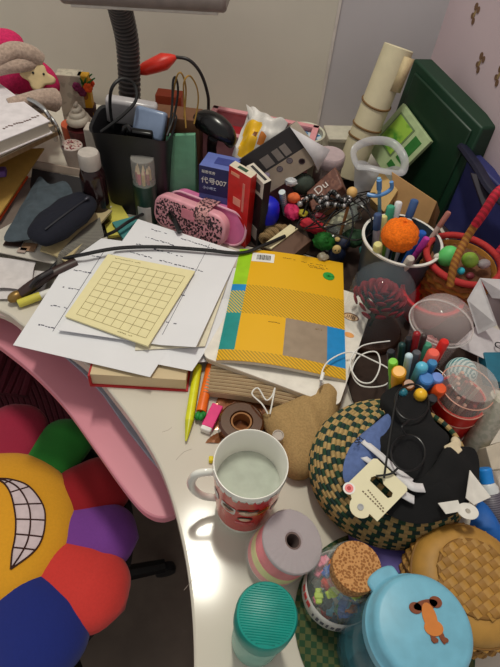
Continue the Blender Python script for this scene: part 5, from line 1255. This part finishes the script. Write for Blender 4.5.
mb.prism([(.026*(1+.22*math.cos(4*a+.6))*math.cos(a), .020*(1+.22*math.cos(4*a+.6))*math.sin(a)) for a in [2*PI*k/40 for k in range(40)]], 0, .028, 0, Mf)
mb.build('applique_face', mat((206, 184, 140), .9), ph, bevel=.004, bseg=3)
mb = MB()
for x in (-.008, .010): mb.ball(Mf @ V(x, .006, .0285), .0022, seg=8, rings=6)
mb.build('eye', BLACK, ph)
# small things at left rear
c = under(75, 98, .135)
ic = thing('ice_cream_toy', 'swirled white soft-serve toy on a dark red cup', 'toy', c)
mb = MB(); mb.lathe([(0, 0), (.020, 0), (.025, .072), (.0265, .076), (0, .078)], 32); mb.build('cup', mat((84, 26, 30), .5), ic)
mb = MB(); pts = [((.0185*(1-t_))*math.cos(t_*26), (.0185*(1-t_))*math.sin(t_*26), .083+.044*t_) for t_ in [k/80 for k in range(81)]]; mb.tube(pts, lambda u: .0105*(1-.75*u), 10); mb.build('swirl', mat((214, 204, 188), .4), ic)
c = under(71, 143, .065)
sc = thing('sprinkle_cup', 'small white cup topped with pink and white sprinkles in front of the soft-serve toy', 'cup', c)
mb = MB(); mb.lathe([(0, 0), (.014, 0), (.020, .055), (.0215, .060), (.020, .062), (0, .060)], 32, ms=[1, 0, 0, 0, 0]); mb.build('cup_wall', [mat((206, 190, 184), .5), mat((196, 90, 96), .5)], sc)
mb = MB()
for k in range(50):
    a = random.uniform(0, 6.28); r_ = .0185*math.sqrt(random.random()); mb.ball((r_*math.cos(a), r_*math.sin(a), .062), (.0022, .0016, .0016), m=k % 3, seg=8, rings=5)
mb.build('sprinkles', [mat((206, 190, 180), .5), mat((140, 60, 66), .5), mat((214, 180, 172), .5)], sc)
c = under(71, 131, .06)+V(0, .012, 0)
mb = MB(); mb.lathe([(0, .0), (.018, 0), (.023, .066), (.022, .070), (.015, .068), (0, .066)], 32); tag(mb.build('orange_pot', mat((200, 92, 60), .6), loc=c), 'small salmon orange pot behind the sprinkle cup', 'pot')
mb = MB(); mb.box((0, 0, .075), (.050, .03, .15)); p = under(68, 67, .16); th = thing('white_carton', 'small grey-white carton with print beside the pink plush', 'carton', p, .1); mb.build('carton', mat((166, 158, 142), .6, kind='flecks', scale=120, c2=(186, 178, 160)), th, bevel=.001)
mb = MB(); mb.box((0, 0, .075), (.022, .02, .15)); th = thing('yellow_carton', 'narrow yellow carton right of the grey-white carton', 'carton', under(76, 68, .16)+V(.012, 0, 0), .1); mb.build('carton', mat((206, 152, 30), .6), th, bevel=.001)
mb = MB(); mb.prism([(.006*math.cos(a), .11+.008*math.sin(a)) for a in [2*PI*k/16 for k in range(16)]], .0101, .0108, 0, RX); mb.build('printed_emblem', mat((150, 90, 30), .6), th)
p = under(83, 88, .12); fl = thing('flower_pot', 'little pot of orange and purple artificial flowers left of the lamp pole', 'plant', p)
mb = MB(); mb.lathe([(0, 0), (.016, 0), (.021, .085), (0, .085)], 28); mb.build('pot', mat((70, 40, 36), .7), fl)
for k, (px, py, h, col) in enumerate(((88, 88, .13, (226, 84, 30)), (83, 83, .13, (230, 90, 40)), (90, 83, .13, (220, 70, 30)), (77, 87, .13, (120, 34, 80)), (82, 92, .12, (110, 30, 70)))):
    mb = MB(); c_ = P(px, py, h)-p
    for j in range(6): a = j*PI/3; mb.ball(c_+V(.005*math.cos(a), 0, .005*math.sin(a)), (.005, .003, .005), seg=10, rings=6)
    mb.build('flower', mat(col, .8), fl)
mb = MB()
for (px, py) in ((95, 78), (92, 74), (80, 78), (86, 78)): mb.tube([P(84, 88, .12)-p, P((px+84)/2, py+4, .14)-p, P(px, py, .15)-p], lambda u: .0035*(1-u*.7), 6, n=4)
mb.build('leaves', mat((50, 110, 50), .8), fl)
# dark bottle with white cap
c = under(88, 152, .15)
db = thing('brown_glass_bottle', 'dark brown glass bottle with white cap left of the black bag', 'bottle', c)
mb = MB(); mb.lathe([(0, 0), (.024, 0), (.0265, .003), (.0265, .108), (.022, .120), (.019, .124), (0, .124)], 36); mb.build('body', mat((34, 16, 18), .15), db)
mb = MB(); mb.lathe([(.0205, .122), (.022, .124), (.022, .146), (.020, .150), (0, .150)], 36); mb.build('cap', mat((176, 168, 162), .4), db); db.scale = (.82, .82, 1)
mb = MB(); mb.box((0, 0, .06), (.045, .03, .12)); tag(mb.build('white_block', mat((178, 168, 158), .6), loc=under(92, 132, .125)+V(0, .03, 0), bevel=.002), 'pale carton behind the brown glass bottle', 'carton')
# tray with pencil pouch and papers
q = [P(36, 158, .06), P(80, 168, .06)]
bx = thing('open_box', 'low open box with pale rear rim and dark inside, behind the navy pencil pouch', 'box', V(P(60, 200, 0).x, P(60, 200, 0).y, 0), .0)
o_ = Vector(bx.location)
mb = MB(); qq = local([P(30, 160, .06), P(84, 170, .06), P(84, 178, .045), P(30, 168, .045)], o_); mb.slab(qq, .004)
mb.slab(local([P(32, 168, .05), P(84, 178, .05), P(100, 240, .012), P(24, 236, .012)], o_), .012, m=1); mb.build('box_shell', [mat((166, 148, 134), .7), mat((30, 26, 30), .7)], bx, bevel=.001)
# magazine / card beneath
q = [P(28, 214, .030), P(112, 206, .034), P(56, 264, .024), P(-30, 246, .024)]
o = sum(q, V(0, 0, 0))/4; o.z = 0; lq = local(q, o); fn = bil(lq)
mg = thing('picture_card', 'large pale card with small photographs under the navy pencil pouch', 'card', o)
mb = MB(); mb.sheet(fn, 8, 8, .002); mb.build('sheet', mat((196, 190, 180), .5), mg)
for (px, py, w_, h_, col) in ((14, 242, .030, .022, (60, 44, 40)), (29, 247, .024, .020, (150, 116, 90)), (45, 251, .014, .004, (40, 40, 44)), (22, 250, .014, .012, (170, 150, 140))):
    p = P(px, py, .0275)-o; mb = MB(); mb.box(p, (w_, h_, .0008), 0); mb.build('printed_picture', mat(col, .5), mg)
q = [P(60, 206, .045), P(112, 210, .04), P(66, 262, .034), P(40, 250, .034)]; o = sum(q, V(0, 0, 0))/4; mb = MB(); bq = bil(local(q, o)); mb.sheet(lambda u, v: bq(u, v)+V(0, 0, .004*math.sin(PI*u)), 8, 8, .004)
tag(mb.build('booklet', mat((176, 160, 120), .7), loc=o), 'thin yellowish booklet between the pale card and the navy pouch', 'booklet')
q = [P(98, 210, .035), P(104, 236, .03), P(56, 268, .03), P(62, 250, .04)]; o = sum(q, V(0, 0, 0))/4; mb = MB(); bq = bil(local(q, o)); mb.sheet(lambda u, v: bq(u, v)+V(0, 0, .008*math.sin(PI*u)), 10, 10, .002)
tag(mb.build('mesh_pouch', mat((96, 94, 88), .6, kind='checker', scale=400, c2=(128, 124, 114), alpha=.85), loc=o), 'grey mesh pouch lying right of the navy pencil pouch', 'pouch')
cloth('grey_cloth', 'slate grey folded cloth left of the navy pencil pouch', 'cloth', [(34, 184, .055), (40, 176, .06), (50, 184, .06), (66, 182, .062), (72, 200, .06), (44, 232, .05), (26, 240, .042), (4, 240, .04), (12, 222, .05), (22, 204, .055)], lambda s: .010*(1-s*s), mat((66, 76, 84), .9, amt=.25, scale=80, bump=.3), edge_drop=.02)
# navy pouch
a, b_ = P(80, 203, .075), P(46, 234, .06)
np_ = thing('navy_pencil_pouch', 'dark navy rounded zip pencil pouch left of the paper stack', 'pouch', (a+b_)/2, orient(V(0, 0, 1)+V(.05, -.1, 0), (b_-a)))
L_ = (b_-a).length/2+.026
mb = MB(); seg, rings = 36, 20; vs = []; fs = []
for i in range(rings+1):
    th_ = PI*i/rings
    for j in range(seg):
        a_ = 2*PI*j/seg; cx_, sy_ = math.cos(a_), math.sin(a_); p_ = 2.8; k_ = (abs(cx_)**p_+abs(sy_)**p_)**(-1/p_); vs.append(V(L_*math.sin(th_)**.75*cx_*k_, .033*math.sin(th_)**.75*sy_*k_, .019*math.cos(th_)+.0015*math.sin(9*a_)*math.sin(th_)))
for i in range(rings):
    for j in range(seg): k_ = (j+1) % seg; fs.append((i*seg+j, (i+1)*seg+j, (i+1)*seg+k_, i*seg+k_))
mb.add(vs, fs); mb.build('pouch_body', mat((13, 16, 31), .9, amt=.2, scale=200, bump=.3), np_)
mb = MB(); mb.tube([(-L_*.75, .012, .0165), (-L_*.2, .013, .0195), (L_*.3, .012, .019), (L_*.7, .01, .0165)], .0016, 6, n=5); mb.build('zip', mat((14, 16, 30), .5), np_)
mb = MB(); mb.ball((-L_*.70, .013, .019), (.006, .003, .002)); mb.build('zip_pull', mat((60, 60, 70), .4, metal=.5), np_)
# folders sloping from riser
for i, (lab, q, col) in enumerate((('mustard folder sloping out from under the riser', [P(-60, 156, .075), P(44, 148, .068), P(0, 214, .05), P(-70, 240, .04)], (168, 132, 62)), ('orange-red sheet edge below the mustard folder', [P(-40, 176, .052), P(28, 176, .052), P(-2, 222, .034), P(-60, 244, .02)], (206, 72, 24)), ('grey-brown folder at the left edge under the orange sheet', [P(-30, 190, .04), P(40, 176, .042), P(2, 240, .022), P(-60, 262, .01)], (110, 96, 88)))):
    o = sum(q, V(0, 0, 0))/4; mb = MB(); bq = bil(local(q, o)); mb.sheet(lambda u, v: bq(u, v)+V(0, 0, .003*math.sin(PI*u)), 10, 6, .003); tag(mb.build('folder' if i != 1 else 'paper_sheet', mat(col, .7), loc=o), lab, 'folder' if i != 1 else 'paper')
p = P(0, 172, .075); mb = MB(); mb.box((0, 0, 0), (.022, .02, .012)); tag(mb.build('purple_block', mat((96, 64, 130), .6), loc=p, rot=.3, bevel=.003), 'small purple block on the mustard folder at the left edge', 'block')
# loose papers left front, dark tool, highlighter
for i, (lab, q, h_) in enumerate((('crumpled white paper at the left edge below the picture card', [P(-40, 252, .014), P(36, 262, .016), P(30, 290, .008), P(-50, 290, .008)], .006), ('second white paper under the crumpled one at the left edge', [P(-60, 262, .006), P(52, 272, .008), P(40, 300, .003), P(-60, 300, .003)], .003))):
    o = sum(q, V(0, 0, 0))/4; mb = MB(); bq = bil(local(q, o)); mb.sheet(lambda u, v: bq(u, v)+V(0, 0, h_*math.sin(u*7)*math.sin(v*5)), 16, 12, .001); tag(mb.build('loose_paper', mat((206, 200, 200), .8), loc=o, ang=20), lab, 'paper')
a, b_ = P(20, 294, .014), P(76, 262, .03)
tl = thing('stapler', 'dark brown stapler-like tool lying at the left below the navy pouch', 'stapler', a, orient(b_-a, V(0, 0, 1))); L_ = (b_-a).length
mb = MB(); mb.tube([(0, 0, 0), (.004, 0, L_*.3), (.004, 0, L_*.7), (0, 0, L_)], lambda u: .010-.003*abs(u-.4), 10, n=4, flat=.8); mb.build('body', mat((54, 36, 34), .4), tl)
mb = MB(); mb.tube([(.008, .006, L_*.2), (.017, .008, L_*.35), (.014, .004, L_*.6)], .004, 8, n=4); mb.build('lever', mat((30, 26, 30), .3), tl)
mb = MB(); mb.ball((0, 0, -.008), (.009, .009, .013)); mb.build('brass_end', mat((140, 110, 60), .35, metal=.6), tl)
stick('highlighter', 'pale yellow-capped white highlighter at the left edge of the desk', 'pen', P(56, 290, .012), P(18, 304, .008), .0062, WHITE, capm=mat((206, 196, 80), .4), capl=.036)
# pieces between bag and papers
for lab, q, col in (('yellow booklet corner behind the papers, under the black bag', [P(96, 196, .02), P(112, 190, .02), P(138, 232, .016), P(108, 236, .012)], (196, 186, 80)), ('pale pink printed card beside the dark bottle', [P(88, 182, .018), P(106, 180, .018), P(112, 212, .01), P(90, 214, .01)], (176, 130, 120)), ('teal card corner below the craft canister', [P(112, 222, .022), P(134, 216, .022), P(150, 232, .016), P(124, 240, .016)], (60, 130, 130))):
    o = sum(q, V(0, 0, 0))/4; o.z -= .006; mb = MB(); mb.slab(local(q, o), .006); tag(mb.build('card', mat(col, .6, amt=.25, scale=40), loc=o, bevel=.0005), lab, 'card')

# ================================================================== LAMPS
lp0 = P(129, 160, 0); y_ = lp0.y
def at_y(px, py, y): r = R @ Vector(((px-CX)/F, -(py-CY)/F, -1.0)); t_ = y/r.y; return V(r.x*t_, y, H+r.z*t_)
yl = 1.02
pb_ = at_y(130, 112, yl); pt_ = at_y(120, 8, yl)
lamp = thing('desk_lamp', 'grey desk lamp with thick ribbed flexible neck, head cut by the top edge', 'lamp', V(pb_.x, yl, 0)); o_ = Vector(lamp.location)
mb = MB(); mb.lathe([(0, 0), (.058, 0), (.060, .006), (.058, .016), (.03, .022), (0, .022)], 44); mb.build('base', mat((60, 58, 60), .4), lamp)
mb = MB(); n_ = 90
ax_ = smooth_pts([V(0, 0, .02), V(.0, 0, .1), pb_-o_, at_y(129, 70, yl)-o_, at_y(127, 40, yl)-o_, at_y(121, 12, yl-.02)-o_, at_y(116, -8, yl-.05)-o_], 20)
mb.tube(ax_, .0195, 20)
mb.build('pole', mat((40, 37, 38), .5), lamp)
mb = MB()
acc_ = 0
for k in range(20, len(ax_)-1):
    acc_ += (ax_[k+1]-ax_[k]).length
    if acc_ > .0062:
        acc_ = 0; d__ = (ax_[k+1]-ax_[k]).normalized(); mb.tube([ax_[k]-d__*.0018, ax_[k]-d__*.001, ax_[k]+d__*.001, ax_[k]+d__*.0018], lambda u: .0222 if .2 < u < .8 else .0195, 20)
mb.build('ribbed_neck', mat((84, 80, 80), .35), lamp)
ha, hb_ = at_y(66, -14, .96), at_y(229, -5, .96)
mb = MB(); M_ = Matrix.Translation(ha-o_) @ orient(hb_-ha, V(0, -1, 0)).to_matrix().to_4x4(); L_ = (hb_-ha).length
mb.prism(rrect(-.045, -.016, .045, .016, .014), 0, L_, 0, M_); mb.build('lamp_head', mat((120, 108, 104), .35), lamp, bevel=.006, bseg=3)
mb = MB(); mb.prism(rrect(-.035, -.004, .035, .004, .003), .015, L_-.015, 0, M_ @ Matrix.Translation((0, .0165 if True else 0, 0))); mb.build('diffuser', mat((196, 190, 184), .4), lamp)
# red small lamp
yl = 1.06
q0 = at_y(216, 128, yl)
rl = thing('clip_lamp', 'small red lamp head on a thin black curved neck near the wall', 'lamp', V(q0.x, yl, 0)); o_ = Vector(rl.location)
mb = MB(); mb.tube([V(0, 0, .02), V(0, 0, .08), at_y(209, 118, yl)-o_, at_y(208, 96, yl)-o_, at_y(201, 74, yl)-o_, at_y(189, 60, yl)-o_, at_y(174, 57, yl)-o_], .0034, 10, n=8); mb.build('neck', mat((34, 30, 32), .4), rl)
mb = MB(); mb.lathe([(0, 0), (.028, 0), (.028, .012), (.01, .022), (0, .022)], 32); mb.build('base', mat((170, 30, 30), .4), rl)
ha, hb_ = at_y(176, 57, yl), at_y(137, 72, yl-.02); d_ = hb_-ha; M_ = Matrix.Translation(ha-o_) @ orient(d_, V(0, 1, 0)).to_matrix().to_4x4(); L_ = d_.length
mb = MB(); vs = []; n_ = 24; prof = [(0, .004, .004), (.1, .009, .009), (.3, .016, .019), (.55, .014, .020), (.8, .012, .015), (.97, .007, .008), (1, .001, .002)]
for t_, a_, b__ in prof:
    for k in range(n_): an = 2*PI*k/n_; vs.append(V(b__*math.cos(an)*1.0, a_*math.sin(an), t_*L_))
mb.add(vs, [(i*n_+k, i*n_+(k+1) % n_, (i+1)*n_+(k+1) % n_, (i+1)*n_+k) for i in range(len(prof)-1) for k in range(n_)]+[tuple(range(n_))], 0, M_); mb.build('lamp_head', mat((206, 44, 30), .4), rl)

# added dark sheet for shade among the clutter, and pale seam in the wall
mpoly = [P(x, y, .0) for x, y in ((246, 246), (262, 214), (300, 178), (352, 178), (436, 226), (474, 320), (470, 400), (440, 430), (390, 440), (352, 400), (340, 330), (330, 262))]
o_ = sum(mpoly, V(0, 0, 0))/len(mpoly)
mb = MB(); mb.prism([(p.x-o_.x, p.y-o_.y) for p in smooth_pts(mpoly, 3, True)], .0002, .003); tag(mb.build('clutter_shade_sheet', mat((54, 40, 34), .95, amt=.3, scale=60), loc=o_), 'added dark brown shade sheet under the clutter right of the yellow workbook', 'mat')
mb = MB(); mb.box((AB.x-.001, AB.y-.002, .5), (.006, .004, 2.4)); tag(mb.build('trim_1', mat((206, 198, 192), .6), smooth=False), kind='structure')

for nm, lab, px, py, h, dims, col in (('foil_scrap', 'crumpled silver foil scrap at the lower corner of the patterned carton', 291, 182, .10, (.012, .008, .008), (190, 192, 196)), ('glass_bead', 'small violet bead beside the crumpled silver foil', 281, 176, .10, (.007, .007, .006), (110, 96, 150)),
        ('paper_flower', 'little yellow-green paper flower below the orange toy', 303, 213, .06, (.009, .008, .006), (170, 160, 50)), ('toy_button', 'pale pink button by the orange toy block', 304, 200, .075, (.006, .006, .003), (220, 170, 160)),
        ('ribbon_bow', 'small maroon ribbon bow under the brown packet', 318, 216, .06, (.013, .007, .006), (110, 24, 40)), ('toy_car', 'tiny teal toy beside the clear labelled bottle', 366, 250, .05, (.012, .009, .008), (40, 110, 110)),
        ('pebble', 'greyish pebble behind the small navy toy figure', 323, 257, .045, (.010, .009, .007), (150, 140, 120))):
    p = P(px, py, h); mb = MB(); mb.ball((0, 0, 0), dims, noise=.15, seg=14, rings=9); tag(mb.build(nm, mat(col, .4, amt=.3, scale=90), loc=p, ang=20), lab, nm.split('_')[-1])

# ================================================================== LIGHT, CAMERA
w = bpy.data.worlds.new('room'); bpy.context.scene.world = w; w.use_nodes = True
w.node_tree.nodes['Background'].inputs[0].default_value = (.96, .93, .88, 1); w.node_tree.nodes['Background'].inputs[1].default_value = .46
def area(name, loc, target, size, power, col):
    l = bpy.data.lights.new(name, 'AREA'); l.shape = 'RECTANGLE'; l.size = size*.45; l.size_y = size*1.6; l.energy = power; l.color = col
    o = bpy.data.objects.new(name, l); COL.objects.link(o); o.location = loc
    o.rotation_euler = (Vector(target)-Vector(loc)).to_track_quat('-Z', 'Y').to_euler(); return o
area('ceiling_lamp', (-.10, .74, 1.85), (-.05, .5, 0), .22, 17, (1, .97, .84))
cam = bpy.data.cameras.new('camera'); co = bpy.data.objects.new('camera', cam); COL.objects.link(co)
cam.sensor_fit = 'VERTICAL'; cam.sensor_height = 24; cam.lens = 24*F/667; cam.clip_start = .01
co.matrix_world = Matrix.Translation((0, 0, H)) @ R.to_4x4()
bpy.context.scene.camera = co
for o in list(bpy.context.scene.objects):
    if o.parent is None: o.location.z += DESK_H
vs = bpy.context.scene.view_settings
vs.view_transform = 'Standard'; vs.look = 'None'; vs.gamma = 1; vs.use_curve_mapping = False; vs.exposure = 0.0
